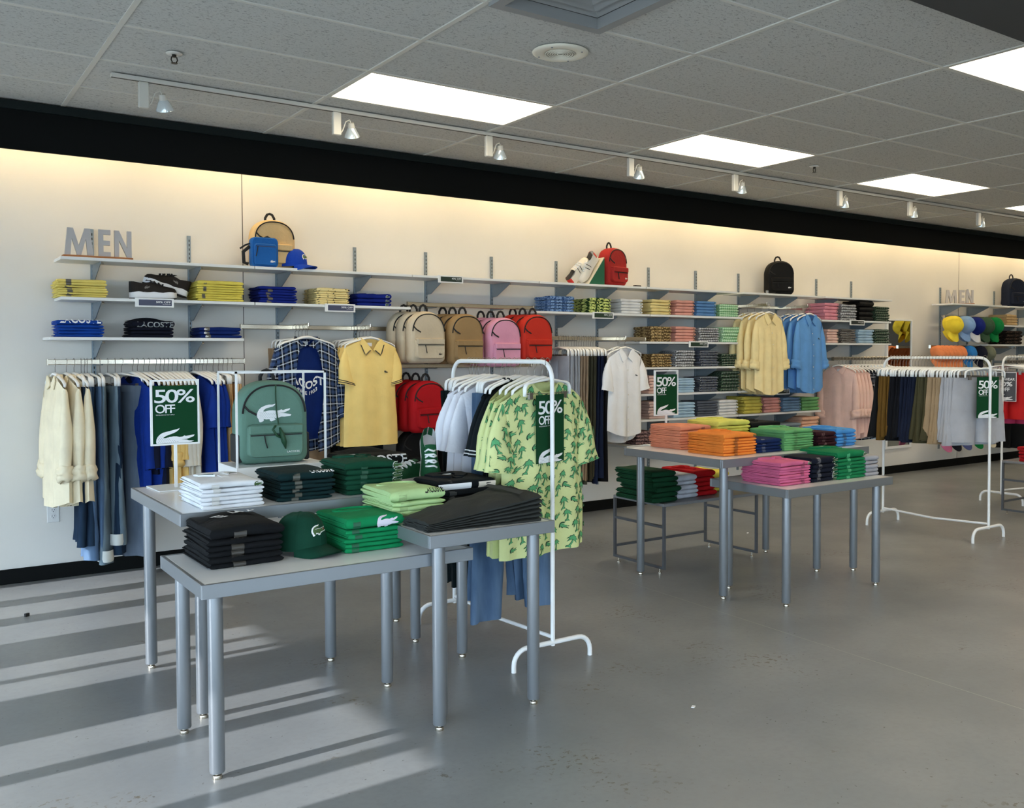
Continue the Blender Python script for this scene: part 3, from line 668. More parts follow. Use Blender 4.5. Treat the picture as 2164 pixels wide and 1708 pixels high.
# ============================================================ BUILDERS: HANGING CLOTHES
def hanger_mesh():
    hk = MB().tube([(-.014,0,-.01),(-.018,0,.004),(-.012,0,.018),(0,0,.024),(.014,0,.018),(.018,0,.004),(.01,0,-.016),(0,0,-.03),(0,0,-.075)], .0017, 6).mesh('hook', HOOK, 'all')
    pts = [(-.205,0,-.148),(-.2,0,-.128),(-.17,0,-.112),(-.10,0,-.092),(-.035,0,-.075),(0,0,-.07),(.035,0,-.075),(.10,0,-.092),(.17,0,-.112),(.2,0,-.128),(.205,0,-.148)]
    a = MB(); a.tube(pts, [.007,.010,.011,.012,.016,.019,.016,.012,.011,.010,.007], 8, flat=.55); arm = a.mesh('shoulders', HANGW, 'all')
    pts = [(-.17,0,-.15),(-.17,0,-.115),(-.163,0,-.10),(-.145,0,-.092),(-.06,0,-.082),(0,0,-.075),(.06,0,-.082),(.145,0,-.092),(.163,0,-.10),(.17,0,-.115),(.17,0,-.15)]
    bar = MB().tube(pts, [.010,.011,.011,.010,.010,.014,.010,.010,.011,.011,.010], 8, flat=.6).mesh('frame', HANGW, 'all')
    cl = MB()
    for s in (-1, 1): cl.box(s*.13-.012, s*.13+.012, -.007, .007, -.165, -.135)
    cl.box(-.165, .165, -.0015, .0015, -.142, -.139)
    return hk, arm, bar, cl.mesh('clips', plain('steel_clip', (130, 124, 116), .35, .8))
HK, ARM, BARM, CLIPS = hanger_mesh()
def hanger(lab, loc, rotz, clip=False, group='white plastic hangers'):
    t = thing('clothes_hanger', lab, 'hanger', loc, rotz, group)
    obj('hook', HK, t); obj('shoulders' if not clip else 'frame', BARM if clip else ARM, t)
    if clip: obj('clips', CLIPS, t)
    return t
class Shirt:
    """parametric hanging top. local: neck centre at the origin, front towards -y, hem at -L"""
    def __init__(s, w=.46, L=.72, dep=.045, slope=.075, neck=.33, drop=.05, flare=.05, fold=.012, sd=1, curve=.0):
        s.w, s.L, s.dep, s.slope, s.neck, s.drop, s.flare, s.fold, s.sd, s.curve = w, L, dep, slope, neck, drop, flare, fold, sd, curve
    def P(s, a, v, side=1, off=0.0):
        """a -1..1 across, v 0..1 down"""
        q = abs(a); hw = s.w/2*(1+s.flare*v-.05*math.sin(PI*min(1, v*1.4)))
        zt = -s.slope*max(0, (q-s.neck)/(1-s.neck))**1.15
        if q < s.neck: zt -= (s.drop if side > 0 else .008)*(1-(q/s.neck)**2)
        hem = -s.L+s.curve*(q**2)*(-1 if s.curve < 0 else 1)
        z = zt+(hem-zt)*v
        y = -side*s.dep*math.sqrt(max(0, 1-q**3))*(.42+.58*min(1, v*3.5))
        y += s.fold*v**.8*(math.sin(a*7.3+s.sd*2.1)+.6*math.sin(a*13.1+s.sd*5.3))+.006*wob(a*.35, z*.8, s.sd)
        x = a*hw+.006*wob(z*.6, a*.2, s.sd+7)*v
        return Vector((x, y-side*off, z))
    def body(s, nu=26, nv=16):
        mb = MB()
        for side in (1, -1):
            mb.grid(lambda i, j: s.P((2*i-1)*side, j, side), nu, nv, lambda i, j: ((2*i-1)*side*s.w/2, -j*s.L))
        return mb
    def frame(s, sgn, Ls, out, cw):
        """centre line and half-width of a sleeve: outer edge from the shoulder tip, inner edge from the armhole"""
        hw = s.w/2; S0 = Vector((sgn*hw*.96, 0, -s.slope*.93)); I0 = Vector((sgn*(hw*.78), 0, -s.slope-.125))
        C0 = Vector((sgn*(hw+out+.028), -.012, -s.slope-Ls)); C1 = C0+Vector((-sgn*cw, .004, -.03+.10*out))
        def at_(f):
            o = S0.lerp(C0, f)+Vector((sgn*.020*math.sin(PI*min(1, f*1.15))*(1 if f < .87 else 0), 0, .0)); i = I0.lerp(C1, f)
            return (o+i)/2, (o-i)/2
        return at_
    def sleeve(s, sgn, Ls=.24, out=.03, cw=.135, roll=False, thick=.5, n=8):
        """flattened tube; rolled cuffs are a part of their own"""
        fr = s.frame(sgn, Ls, out, cw); mb = MB(); rings = []
        for k in range(n+1):
            f = k/n; c, h = fr(f); hl = h.length; ring = []
            for m_ in range(14):
                a = 2*PI*m_/14; wv = 1+.07*wob(f*1.6+m_*.3, sgn+k*.1, s.sd); ty = hl*thick*(.45+.55*min(1, f*2.2))
                fold = .007*f*math.sin(a*2+f*5+s.sd)
                ring.append(c+h*(math.cos(a)*(1 if abs(math.cos(a)) > .9 else wv))+Vector((0, math.sin(a)*ty*wv+fold, 0)))
            rings.append(ring)
        vs = [p for r in rings for p in r]; fs = [(k*14+m_, k*14+(m_+1) % 14, (k+1)*14+(m_+1) % 14, (k+1)*14+m_) for k in range(n) for m_ in range(14)]
        mb.add(vs, fs, [(.5*p.x+(m_ % 14)*.02, p.z) for k, r in enumerate(rings) for m_, p in enumerate(r)])
        cuff = None; e, h = fr(1.0)
        if roll:
            cuff = MB(); ax = (fr(1.0)[0]-fr(.8)[0]).normalized(); vs = []; hl = h.length
            for k, (f, g) in enumerate(((-.05, 1.0), (-.044, 1.16), (-.02, 1.26), (.0, 1.10), (.008, 1.30), (.034, 1.22), (.04, .75))):
                for m_ in range(16):
                    a = 2*PI*m_/16; wv = 1+.26*wob(m_*.6, k*.5, s.sd+sgn)
                    vs.append(e+ax*(f+.016*wob(m_*.35, k*.2, s.sd))+h*(math.cos(a)*g*wv)+Vector((0, math.sin(a)*hl*g*.72*wv, 0)))
            cuff.add(vs, [(k*16+m_, k*16+(m_+1) % 16, (k+1)*16+(m_+1) % 16, (k+1)*16+m_) for k in range(6) for m_ in range(16)])
        return mb, cuff, e, h
    def surf_y(s, x, z): 
        return s.P(max(-1, min(1, x/(s.w/2))), max(0, min(1, -z/s.L)), 1).y
    FLAP = [(.92, .002), (.60, -.30), (.10, -.98), (.16, -1.06), (.86, -1.62), (1.02, -1.40), (1.42, -.42), (1.26, -.06), (1.08, .008)]
    def collar(s):
        """turned-down collar: two flaps lying on the front and a stand round the nape"""
        nx = s.w/2*s.neck; mb = MB(); d = s.drop
        for sg in (-1, 1):
            pl = [(sg*x*nx, (z if abs(z) < .05 else z*d*.98)) for x, z in s.FLAP]
            vs, fs = tri2d(pl, 1); n = len(vs)
            f1 = [Vector((x, min(s.surf_y(x, z), -.006)-.010, z)) for x, z in vs]; f0 = [p+Vector((0, .006, 0)) for p in f1]
            mb.add(f1+f0, list(fs)+[tuple(i+n for i in reversed(q)) for q in fs])
            m_ = len(pl); e1 = [Vector((x, min(s.surf_y(x, z), -.006)-.010, z)) for x, z in pl]; e0 = [p+Vector((0, .006, 0)) for p in e1]
            mb.add(e1+e0, [(i, i+m_, (i+1) % m_+m_, (i+1) % m_) for i in range(m_)])
        def nape(i, j):
            t_ = (i-.5)*PI; k = max(0, j-.5); z = -.006+(.034*j if j < .6 else .0204-(j-.6)*.11)
            return Vector((nx*1.05*math.sin(t_)*(1+.18*k), .036*math.cos(t_)-.016*abs(2*i-1)**3+.022*k, z))
        mb.grid(nape, 14, 5)
        return mb
    def flap_edge(s, sg, inset):
        nx = s.w/2*s.neck; d = s.drop; q = [s.FLAP[k] for k in (3, 4, 5, 6)]; c = (.8, -.8)
        pts = []
        for (x, z) in q:
            x, z = x+(c[0]-x)*inset, z+(c[1]-z)*inset; X, Z = sg*x*nx, z*d*.98; pts.append((X, min(s.surf_y(X, Z), -.006)-.0115, Z))
        return pts
    def placket(s, w=.028, v0=.05, v1=1.0):
        a = w/s.w; return MB().grid(lambda i, j: s.P(-a+2*a*i, v0+(v1-v0)*j, 1, .0045), 2, 14)
    def button(s, v, r=.006): 
        p = s.P(0, v, 1, .0065); return MB().lathe([(r, 0), (r*.8, .0015)], 8).xf(Matrix.Translation(p) @ Matrix.Rotation(PI/2, 4, 'X'))
def make_shirt(name, lab, cat, group, loc, rotz, mat, S, sleeves='short', collar=True, logo=None, trim=None, buttons=0, roll=True, detail=True, out=None, Ls=None, cuffmat=None, cw=None):
    t = thing(name, lab, cat, loc, rotz, group)
    b = S.body(26, 18) if detail else S.body(14, 10)
    bo = b.build('body', mat, t, 70)
    for sgn in (-1, 1):
        if sleeves == 'short': mb, cu, e, nr = S.sleeve(sgn, Ls or .23, out if out is not None else .02, cw or .14, False, .5, 6)
        elif sleeves == 'long': mb, cu, e, nr = S.sleeve(sgn, Ls or .44, out if out is not None else .02, cw or .10, roll, .62, 9)
        else: continue
        so = mb.build('sleeve', mat, t, 'all')
        if cu: cu.build('rolled_cuff', cuffmat or mat, so, 'all')
        if trim and sleeves == 'short':
            ff = S.frame(sgn, Ls or .23, out if out is not None else .02, cw or .14)
            for q in (.955, .90):
                c_, h_ = ff(q); MB().tube([c_+h_*(math.cos(2*PI*k/16)*1.03)+Vector((0, math.sin(2*PI*k/16)*h_.length*.54+.007*q*math.sin(4*PI*k/16+q*5+S.sd), 0)) for k in range(16)], .0026, 4, closed=True).build('cuff_stripe', trim, so)
    if collar:
        c = S.collar().build('collar', mat, t, 60)
        if trim:
            for sg in (-1, 1):
                for ins in (.10, .22): MB().tube(S.flap_edge(sg, ins), .0019, 4).build('collar_stripe', trim, c)
        MB().box(-.022, .022, S.dep*.36-.004, S.dep*.36-.002, -.045, -.02).build('neck_label', WHITEPR, t)
    if buttons:
        pl = S.placket().build('placket', mat, t, 'all')
        for k in range(buttons): S.button(.16+.78*k/max(1, buttons-1)).build('button', plain('shirt_button', (226, 222, 210), .4), pl)
    if logo:
        lw = .034; croc_mb(lambda a, b: S.P(.5+(a-.5)*lw*2/S.w, .29-(b-.27)*lw/S.L, 1, .004)).build('crocodile_badge', logo, t)
    return t
def make_trousers(name, lab, cat, group, loc, rotz, mat, w=.38, L=1.0, th=.026, sd=1, flare=0.0, shorts=False, hem=None, cuffed=False, detail=True, spread=0.0):
    """waistband held flat by clips, legs hanging; local: waist centre at the origin"""
    t = thing(name, lab, cat, loc, rotz, group); rnd = random.Random(sd)
    n = 14 if detail else 8; seg = 14
    body = MB()
    for s in (-1, 1):
        vs = []; uv = []; lw0 = w*.27; lw1 = w*(.30+flare) if shorts else w*(.235+flare); off = rnd.uniform(-.01, .01)
        Lk = L*(1+rnd.uniform(-.015, .015))
        for k in range(n+1):
            f = k/n; z = -Lk*f; c = s*(w*.25+ ((0.02 if shorts else -.01)+spread)*f)+.012*math.sin(f*3+sd)*f; hw = lw0+(lw1-lw0)*f
            hy = th*(.55+.55*f if not shorts else .6+1.0*f)
            for m_ in range(seg):
                a = 2*PI*m_/seg; fx = math.copysign(abs(math.cos(a))**.8, math.cos(a)); yy = math.sin(a)*hy
                yy += (.010+.012*f)*math.sin(fx*3.6+sd*1.3+s)*f+.006*wob(f*1.5, fx*.4+s, sd)
                vs.append((c+fx*hw*(1+.03*wob(f*2, s+m_, sd)), yy+off*f, z)); uv.append((c+fx*hw, z))
        fs = [(k*seg+m_, k*seg+(m_+1) % seg, (k+1)*seg+(m_+1) % seg, (k+1)*seg+m_) for k in range(n) for m_ in range(seg)]
        body.add(vs, fs, uv)
    body.build('legs', mat, t, 70)
    wb_ = MB(); pts = [(w*.52*math.cos(2*PI*k/20), th*.75*math.sin(2*PI*k/20)) for k in range(20)]
    vs = [(x, y, z) for z in (.004, -.036) for x, y in pts]; wb_.add(vs, [(k, (k+1) % 20, (k+1) % 20+20, k+20) for k in range(20)]); wb_.build('waistband', mat, t, 60)
    if cuffed:
        for s in (-1, 1):
            vs = []
            for z, g in ((-L*.965+.05, 1.08), (-L*.965, 1.12), (-L*.985-.0, 1.05)):
                for m_ in range(14): a = 2*PI*m_/14; vs.append((s*w*.24+math.cos(a)*w*.25*g, math.sin(a)*th*1.5*g, z))
            MB().add(vs, [(k*14+m_, k*14+(m_+1) % 14, (k+1)*14+(m_+1) % 14, (k+1)*14+m_) for k in range(2) for m_ in range(14)]).build('turn_up', hem, t, 'all')
    return t

# ============================================================ BUILDERS: BAGS, CAPS, SHOES
def pack_outline(w, h, k=1.0, n=28):
    """arched outline, bottom middle first; k scales about the centre line"""
    pts = []; W = w/2*k; H = h*k; zb = h*(1-k)*.45; r = .045*k
    for a in range(5): th = -PI/2+PI/2*a/4; pts.append((W-r+r*math.cos(th), zb+r+r*math.sin(th)))
    z1 = zb+H*.56
    for a in range(1, n): th = PI*a/n; c_ = math.cos(th); pts.append((W*math.copysign(abs(c_)**.86, c_), z1+H*.44*math.sin(th)**.82))
    for a in range(5): th = PI+PI/2*a/4; pts.append((-W+r+r*math.cos(th), zb+r+r*math.sin(th)))
    return pts
def backpack(lab, loc, rotz, col, w=.31, h=.42, d=.14, group=None, dark=None, zipc=BLACKW, logo=WHITEPR, mesh_pockets=False, big_logo=False, tilt=0, pulls=True):
    mat = cloth(col, .75, .10, 6, .35); t = thing('backpack', lab, 'backpack', loc, group=group, rot=(tilt, 0, rotz))
    rings = [(-d/2-.004, .80), (-d/2, .90), (-d/2+.012, .965), (-d/2+.04, 1.0), (d/2-.03, 1.0), (d/2-.008, .96), (d/2, .9)]
    vs = []; n = None
    for y, k in rings:
        o = pack_outline(w, h, k); n = len(o); vs += [(x, y+.006*wob(x*2, z*2, loc[0]), z) for x, z in o]
    fs = [(r*n+i, r*n+(i+1) % n, (r+1)*n+(i+1) % n, (r+1)*n+i) for r in range(len(rings)-1) for i in range(n)]
    fs += [tuple(range(n)), tuple(reversed(range((len(rings)-1)*n, len(rings)*n)))]
    MB().add(vs, fs).build('body', mat, t, 50)
    # main zip over the arch
    o = pack_outline(w, h, .90); arch = [(x, -d/2-.004, z) for x, z in o if z > h*.44]
    z_ = MB().tube(arch, .0036, 6, flat=1.3).build('main_zip', zipc, t, 'all')
    # front pocket with flap band
    pw, ph = w*.80, h*.40; pk = MB(); rings = [(-d/2+.006, 1.0), (-d/2-.026, .985), (-d/2-.036, .93)]; vs = []
    def rrect(W, Hh, k, zc):
        p = []; r = .03
        for cx, cz, a0 in ((W/2-r, Hh/2-r, 0), (-W/2+r, Hh/2-r, 1), (-W/2+r, -Hh/2+r, 2), (W/2-r, -Hh/2+r, 3)):
            for a in range(5): th = PI/2*(a0+a/4); p.append(((cx+r*math.cos(th))*k, zc+(cz+r*math.sin(th))*k))
        return p
    for y, k in rings: vs += [(x, y+.005*wob(x*3, z*3, loc[1]), z) for x, z in rrect(pw, ph, k, .035+ph/2)]
    pk.add(vs, [(r*20+i, r*20+(i+1) % 20, (r+1)*20+(i+1) % 20, (r+1)*20+i) for r in range(2) for i in range(20)]+[tuple(range(59, 39, -1))])
    po = pk.build('front_pocket', mat, t, 50)
    MB().bbox(-pw/2+.004, pw/2-.004, -d/2-.042, -d/2-.0, .035+ph-.050, .035+ph-.004, .006).build('pocket_flap', mat, po, 40)
    MB().box(-pw/2+.012, pw/2-.012, -d/2-.0405, -d/2-.036, .035+ph-.056, .035+ph-.051).build('pocket_zip', zipc, po)
    if pulls:
        MB().tube([(-pw*.22, -d/2-.044, .035+ph-.055), (-pw*.20, -d/2-.046, .035+ph-.09), (-pw*.17, -d/2-.044, .035+ph-.115)], .005, 6, flat=.5).build('zip_pull', zipc, po)
        zp = arch[-3]; MB().tube([zp, (zp[0]+.02, zp[1]-.010, zp[2]-.025), (zp[0]+.055, zp[1]-.014, zp[2]-.045)], .005, 6, flat=.5).build('zip_pull', zipc, z_)
    # top loop and straps
    hp = [(-.032, d*.28, h-.012), (-.032, d*.28, h+.018), (-.018, d*.28, h+.043), (0, d*.28, h+.05), (.018, d*.28, h+.043), (.032, d*.28, h+.018), (.032, d*.28, h-.012)]
    MB().tube(hp, .006, 6, flat=1.6).build('loop', zipc, t, 'all')
    for s in (-1, 1): MB().tube([(s*.06, d/2-.004, h*.92), (s*.08, d/2+.026, h*.7), (s*.09, d/2+.026, h*.4), (s*w*.42, d/2, h*.1)], .016, 6, flat=.4).build('shoulder_strap', mat, t, 'all')
    if logo is not None and not big_logo: croc_mb(lambda a, b: (pw*.26+a*.034, -d/2-.0385, .062+b*.034)).build('crocodile_badge', logo, po)
    if mesh_pockets:
        for s in (-1, 1): MB().bbox(s*(w/2-.004)-.012, s*(w/2-.004)+.012, -d/2+.018, d/2-.02, .01, h*.36, .005).build('side_pocket', plain('black_mesh', (26, 27, 28), .8), t)
    return t, mat
def cap(lab, loc, rot, col, group=None, logo=False, brimcol=None, under=None, s=1.0):
    mat = cloth(col, .85, .10, 8, .3); t = thing('baseball_cap', lab, 'cap', loc, group=group, rot=rot)
    R1, R2, H = .083*s, .098*s, .125*s; mb = MB()
    def dome(a, f, k=1.0):
        th = f*PI/2; pw = math.cos(th)**.62; fr = max(0, -math.sin(a))
        x = R1*k*pw*math.cos(a); y = R2*k*pw*math.sin(a); z = H*k*math.sin(th)**.85+.004*fr
        return Vector((x, y, z))
    mb.grid(lambda i, j: dome(2*PI*i, j*.995), 36, 10); crown = mb.build('crown', mat, t, 'all')
    for k in range(6):
        a = PI/6+k*PI/3; MB().tube([dome(a, j/9, 1.004) for j in range(10)], .0013, 4).build('seam', mat, crown)
    MB().lathe([(.009*s, 0), (.008*s, .004*s), (.003*s, .006*s)], 10).xf(Matrix.Translation((0, 0, H-.001))).build('button', mat, crown)
    def brim(i, j, dz=0):
        a = -PI/2+(i-.5)*2*1.12; base = Vector((R1*math.cos(a)*.985, R2*math.sin(a)*.985, .006*s)); ext = .080*s*max(0, math.cos((i-.5)*PI*.995))**.6
        dirv = Vector((.28*math.cos(a), -1, 0)); droop = -.016*s*j-.030*s*(abs(i-.5)*2)**2*(.35+.65*j)+.012*s
        return base+dirv*(ext*j)+Vector((0, 0, droop+dz))
    b = MB(); b.grid(lambda i, j: brim(i, j), 16, 5); b.grid(lambda i, j: brim(1-i, j, -.004*s), 16, 5)
    b.build('brim', cloth(brimcol) if brimcol else mat, t, 70)
    if logo:
        def fn(a, b_, off=.003):
            ang = -PI/2+((a-.5)*.062)/R1; f = .33+(b_-.27)*.062/H*.72; p = dome(ang, f, 1.0); n = Vector((math.cos(ang), math.sin(ang), .35)).normalized(); return p+n*off
        croc_mb(lambda a, b_: fn((a-.5)*1.2+.5, (b_-.27)*1.35+.27)).build('badge_border', WHITEPR, crown); croc_mb(lambda a, b_: fn(a, b_, .0038)).build('crocodile_badge', CROCG, crown)
        MB().add([fn(.74, .235, .0042), fn(.96, .33, .0042), fn(.90, .22, .0042)], [(0,1,2)]).build('badge_mouth', plain('badge_red', (170, 40, 36), .6), crown)
    return t
SOLEW = [(0, .001), (.015, .018), (.05, .029), (.10, .034), (.25, .036), (.42, .036), (.58, .042), (.72, .049), (.83, .048), (.92, .038), (.97, .024), (1.0, .008)]
def lerp_tab(tab, t):
    for (a, va), (b, vb) in zip(tab, tab[1:]):
        if t <= b: return va+(vb-va)*(t-a)/(b-a)
    return tab[-1][1]
def sneaker(name, lab, group, M, upper, sole, lining, lace, chunky=False, heel=None, stripes=None, logo=None):
    """toe towards +x, length about .29"""
    t = thing(name, lab, 'shoe', (0, 0, 0), 0, group); t.matrix_world = M; Ln = .29; st = .038 if chunky else .026
    def prof(k, zz, wig=0): 
        up = [((f-.42)*Ln, lerp_tab(SOLEW, f)*k) for f in [i/22 for i in range(23)]]
        return [(x, y, zz+ (wig*math.sin(x*70) if wig else 0)+max(0, (x-.11))*.12) for x, y in up]+[(x, -y, zz+(wig*math.sin(x*70) if wig else 0)+max(0, (x-.11))*.12) for x, y in reversed(up)]
    s = MB(); lv = [(.96, 0), (1.02, .004), (1.08 if chunky else 1.03, st*.6), (1.0, st)]; vs = []; n = 46
    for k, z in lv: vs += prof(k, z, .003 if chunky and z >= st*.6 else 0)
    s.add(vs, [(r*n+i, r*n+(i+1) % n, (r+1)*n+(i+1) % n, (r+1)*n+i) for r in range(3) for i in range(n)]+[tuple(reversed(range(n))), tuple(range(3*n, 4*n))]); s.build('sole', sole, t, 50)
    if chunky:
        vs = []
        for k, z in ((.97, -.008), (1.0, -.001)): vs += prof(k, z)
        MB().add(vs, [(i, (i+1) % n, (i+1) % n+n, i+n) for i in range(n)]+[tuple(reversed(range(n))), tuple(range(n, 2*n))]).build('outsole', BLACKW, t)
    HT = [(0, .086), (.06, .090), (.14, .078), (.28, .060), (.38, .066), (.46, .074), (.6, .060), (.75, .046), (.88, .037), (.96, .026), (1, .006)]
    AM = [(0, .38), (.06, .36), (.14, .40), (.30, .48), (.40, .66), (.48, 1.0), (1, 1.0)]
    def U(f, g, sgn, k=1.0):
        a = g*lerp_tab(AM, f)*PI/2; hw = lerp_tab(SOLEW, f)*k*.99; h = lerp_tab(HT, f)*k
        bul = math.cos(a)**.75 if math.cos(a) > 0 else 0
        return Vector(((f-.42)*Ln, sgn*hw*bul, st-.004+max(0, ((f-.42)*Ln-.11))*.12+h*math.sin(a)**.9*(1 if lerp_tab(AM, f) > .99 else 1.0/max(.72, math.sin(lerp_tab(AM, f)*PI/2)))))
    up = MB()
    for sg in (-1, 1): up.grid(lambda i, j: U(i, j, sg), 26, 7)
    uo = up.build('upper', upper, t, 'all')
    li = MB()
    for sg in (-1, 1): li.grid(lambda i, j: U(i*.46, j, sg, .955)+Vector((0, 0, .003)), 14, 6)
    li.build('lining', lining, t, 'all')
    tg = MB().grid(lambda i, j: Vector(((.36+.16*j-.42)*Ln, (i-.5)*.05, st+.083-.012*j-.9*abs(i-.5)**2*.03)), 6, 4).build('tongue', upper, t, 'all')
    for k in range(6):
        f = .46+.045*k; h = lerp_tab(HT, f); sg = 1 if k % 2 else -1; x = (f-.42)*Ln
        MB().tube([(x, -.026, st+h*.86), (x+.006*sg, -.012, st+h+.002), (x+.004, .012, st+h+.002), (x+.008*sg, .026, st+h*.86)], .0040, 6, flat=1.2).build('lace', lace, tg, 'all')
    if heel: 
        hm = MB()
        for sg in (-1, 1): hm.grid(lambda i, j: U(i*.10+.001, .15+j*.85, sg, 1.03), 3, 5)
        hm.build('heel_tab', heel, uo, 'all')
    if stripes:
        for sg in (-1, 1):
            for f0 in (.46, .56): MB().grid(lambda i, j: U(f0+.022*i+.10*(j-.5)*.5, .10+.62*j, sg, 1.025), 1, 6).build('side_stripe', stripes, uo)
    if logo:
        for sg in (-1, 1): croc_mb(lambda a, b: U(.30+.12*a, .30+.55*b, sg, 1.03)).build('crocodile_badge', logo, uo)
    return t
# ============================================================ SHELF STACKS
YEL, LEM, CREAM = cloth((226, 206, 112)), cloth((222, 204, 92)), cloth((232, 212, 146))
ROY, NAVY, DNAVY = cloth((14, 34, 120)), cloth((12, 24, 58)), cloth((10, 14, 30))
COB = cloth((12, 62, 150))
pstack('pale yellow tee', 'left of the black sneakers', 122, 228, Z2, 7, 37, YEL, depth=.25, topf=1.5, sticker=(.17, .03))
pstack('lemon yellow tee', 'right of the black sneakers', 417, 516, Z2, 8, 42, LEM, topf=1.5, sticker=(.12, .02))
pstack('royal blue tee', 'below the tan backpack', 550, 628, Z2, 6, 35, ROY, sticker=(.18, .035), topf=1.2)
pstack('cream printed tee', 'between two royal blue stacks', 668, 739, Z2, 7, 35, mottled('cream_black_print', (40, 36, 30), (232, 212, 150), 42, .36), topf=1.7)
pstack('royal blue polo', 'right of the cream printed tees', 756, 829, Z2, 3, 26, ROY, topf=1.4, badge=(.82, .03, WHITEPR), top='polo')
r, th = pstack('cobalt lettered tee', 'at the left end below yellow tees', 122, 220, Z3, 5, 36, COB, topf=1.6)
W_ = .29
def on_top(r, th, depth=.26):
    pass
def front_text(r, txt, x0, w, h, th, depth, mat=WHITEPR, yo=.2, name='lettering'):
    """lettering on the rounded front and top of a folded garment"""
    rr = th/2
    def fn(x, y):
        s = y-h*yo                                              # arc length from the middle of the front
        a = PI-s/rr
        if a < PI/2: return (x0+x, -depth/2+rr+(s-rr*PI/2), th+.0030)
        return (x0+x, -depth/2+rr+(rr+.003)*math.cos(a), rr+(rr+.003)*math.sin(a))
    p = r if r.type == 'EMPTY' else r
    return text_mb(txt, fn, w, h, .02).build(name, mat, p)
front_text(r, 'LACOSTE', -.11, .23, .05, th, .26, yo=.1)
r, th = pstack('dark navy sweatshirt', 'in the middle below the sneakers', 277, 368, Z3, 4, 36, DNAVY, topf=1.9, top='hood')
front_text(r, 'LACOSTE', -.10, .22, .035, th*.9, .26, plain('grey_print', (150, 156, 160), .6), yo=.6)
pstack('navy blue tee', 'at the right end of the third shelf', 422, 510, Z3, 3, 23, cloth((10, 36, 100)), sticker=(.12, .03), badge=(.1, .02, WHITEPR, WHITEPR), topf=1.2)
# right-hand bays
BLUP = mottled('blue_denim_print', (52, 84, 132), (128, 158, 200), 70, .5)
PALM = mottled('palm_print_small', (38, 66, 30), (206, 216, 130), 38, .49)
WHT, PNK, PBLU, MINT = cloth((222, 222, 222)), cloth((222, 160, 146)), cloth((96, 140, 190)), cloth((150, 200, 150))
LPK, LBL, TAN = cloth((226, 190, 180)), cloth((160, 188, 210)), cloth((190, 160, 116))
CAMO = mottled('camouflage_tan', (92, 72, 44), (184, 158, 112), 55, .5)
CHK = plaid('black_white_check', (18, 20, 26), (206, 208, 212), (240, 240, 240), .03, .03)
CHD = plaid('navy_check', (14, 18, 34), (110, 118, 136), (200, 206, 212), .034, .034)
CHG = plaid('dark_green_check', (18, 34, 26), (70, 96, 76), (196, 206, 190), .04, .034)
MINTC = plaid('mint_check', (176, 214, 176), (116, 176, 122), (230, 240, 226), .026, .026)
D4 = dict(depth=.25, sticker=None)
pstack('blue print folded jean', 'at the left end of upper bay', 1164, 1216, Z2, 5, 33, BLUP, depth=.25, topf=1.4, kind='trousers')
pstack('green palm print shirt', 'right of the blue print jeans', 1248, 1293, Z2, 5, 31, PALM, depth=.27)
pstack('white shirt', 'right of the palm print stack', 1314, 1359, Z2, 5, 31, WHT, depth=.27, badge=(.86, .022, WHITEPR))
pstack('butter yellow shirt', 'between white and pink on upper shelf', 1377, 1419, Z2, 5, 32, CREAM, badge=(.86, .02, CREAM))
pstack('salmon pink shirt', 'between yellow and blue on upper shelf', 1430, 1469, Z2, 5, 32, PNK, badge=(.86, .02, PNK))
pstack('mid blue shirt', 'left of the mint stack, upper shelf', 1474, 1515, Z2, 5, 32, PBLU, badge=(.86, .02, PBLU))
pstack('mint green shirt', 'at the right end of upper bay', 1522, 1562, Z2, 5, 26, MINTC)
pstack('tan camouflage shirt', 'at the left of second shelf', 1376, 1419, Z3, 5, 32, CAMO)
pstack('salmon pink shirt', 'right of the tan camouflage', 1429, 1471, Z3, 5, 32, PNK, badge=(.86, .02, PNK))
pstack('black and white checked shirt', 'left of mint, second shelf', 1478, 1520, Z3, 6, 30, CHK)
pstack('mint checked shirt', 'at the right of second shelf', 1528, 1565, Z3, 5, 32, MINTC)
pstack('tan print shirt', 'at left of third bay shelf', 1378, 1420, Z4, 5, 28, CAMO)
pstack('black checked shirt', 'right of the tan print shirts', 1429, 1470, Z4, 6, 35, CHK)
pstack('navy checked shirt', 'third from left, third bay shelf', 1479, 1519, Z4, 6, 34, CHD)
pstack('dark green checked shirt', 'at right of third bay shelf', 1526, 1565, Z4, 5, 26, CHG)
pstack('pale pink shirt', 'half behind the rear 50% sign', 1372, 1412, Z5, 6, 38, LPK, badge=(.86, .02, LPK))
pstack('pale blue shirt', 'right beside the rear 50% sign', 1432, 1469, Z5, 6, 31, LBL)
pstack('navy and white checked shirt', 'beside the green checked stack', 1480, 1519, Z5, 6, 32, CHD)
pstack('green tartan shirt', 'under the dark green checks', 1525, 1564, Z5, 6, 42, CHG)
pstack('mauve pink shirt', 'below the rear sign, left end', 1372, 1413, Z6, 6, 37, cloth((204, 176, 168)), badge=(.86, .02, LPK))
pstack('light blue shirt', 'beside the mauve stack, lower shelf', 1424, 1470, Z6, 5, 32, LBL)
pstack('slate grey shirt', 'between pale blue and white stacks', 1475, 1518, Z6, 6, 32, cloth((84, 90, 102)))
pstack('white shirt', 'right of the slate grey stack', 1521, 1561, Z6, 5, 32, WHT, badge=(.86, .02, WHITEPR))
pstack('yellow shirt', 'right of the lower white stack', 1574, 1612, Z6, 5, 36, cloth((206, 190, 88)), badge=(.86, .02, LEM))
pstack('rose pink shirt', 'between yellow and blue, lower shelf', 1616, 1652, Z6, 5, 32, cloth((206, 146, 140)), badge=(.86, .02, PNK))
pstack('dusty blue shirt', 'between pink and green, lower shelf', 1656, 1694, Z6, 5, 30, cloth((112, 142, 172)), badge=(.86, .02, PBLU))
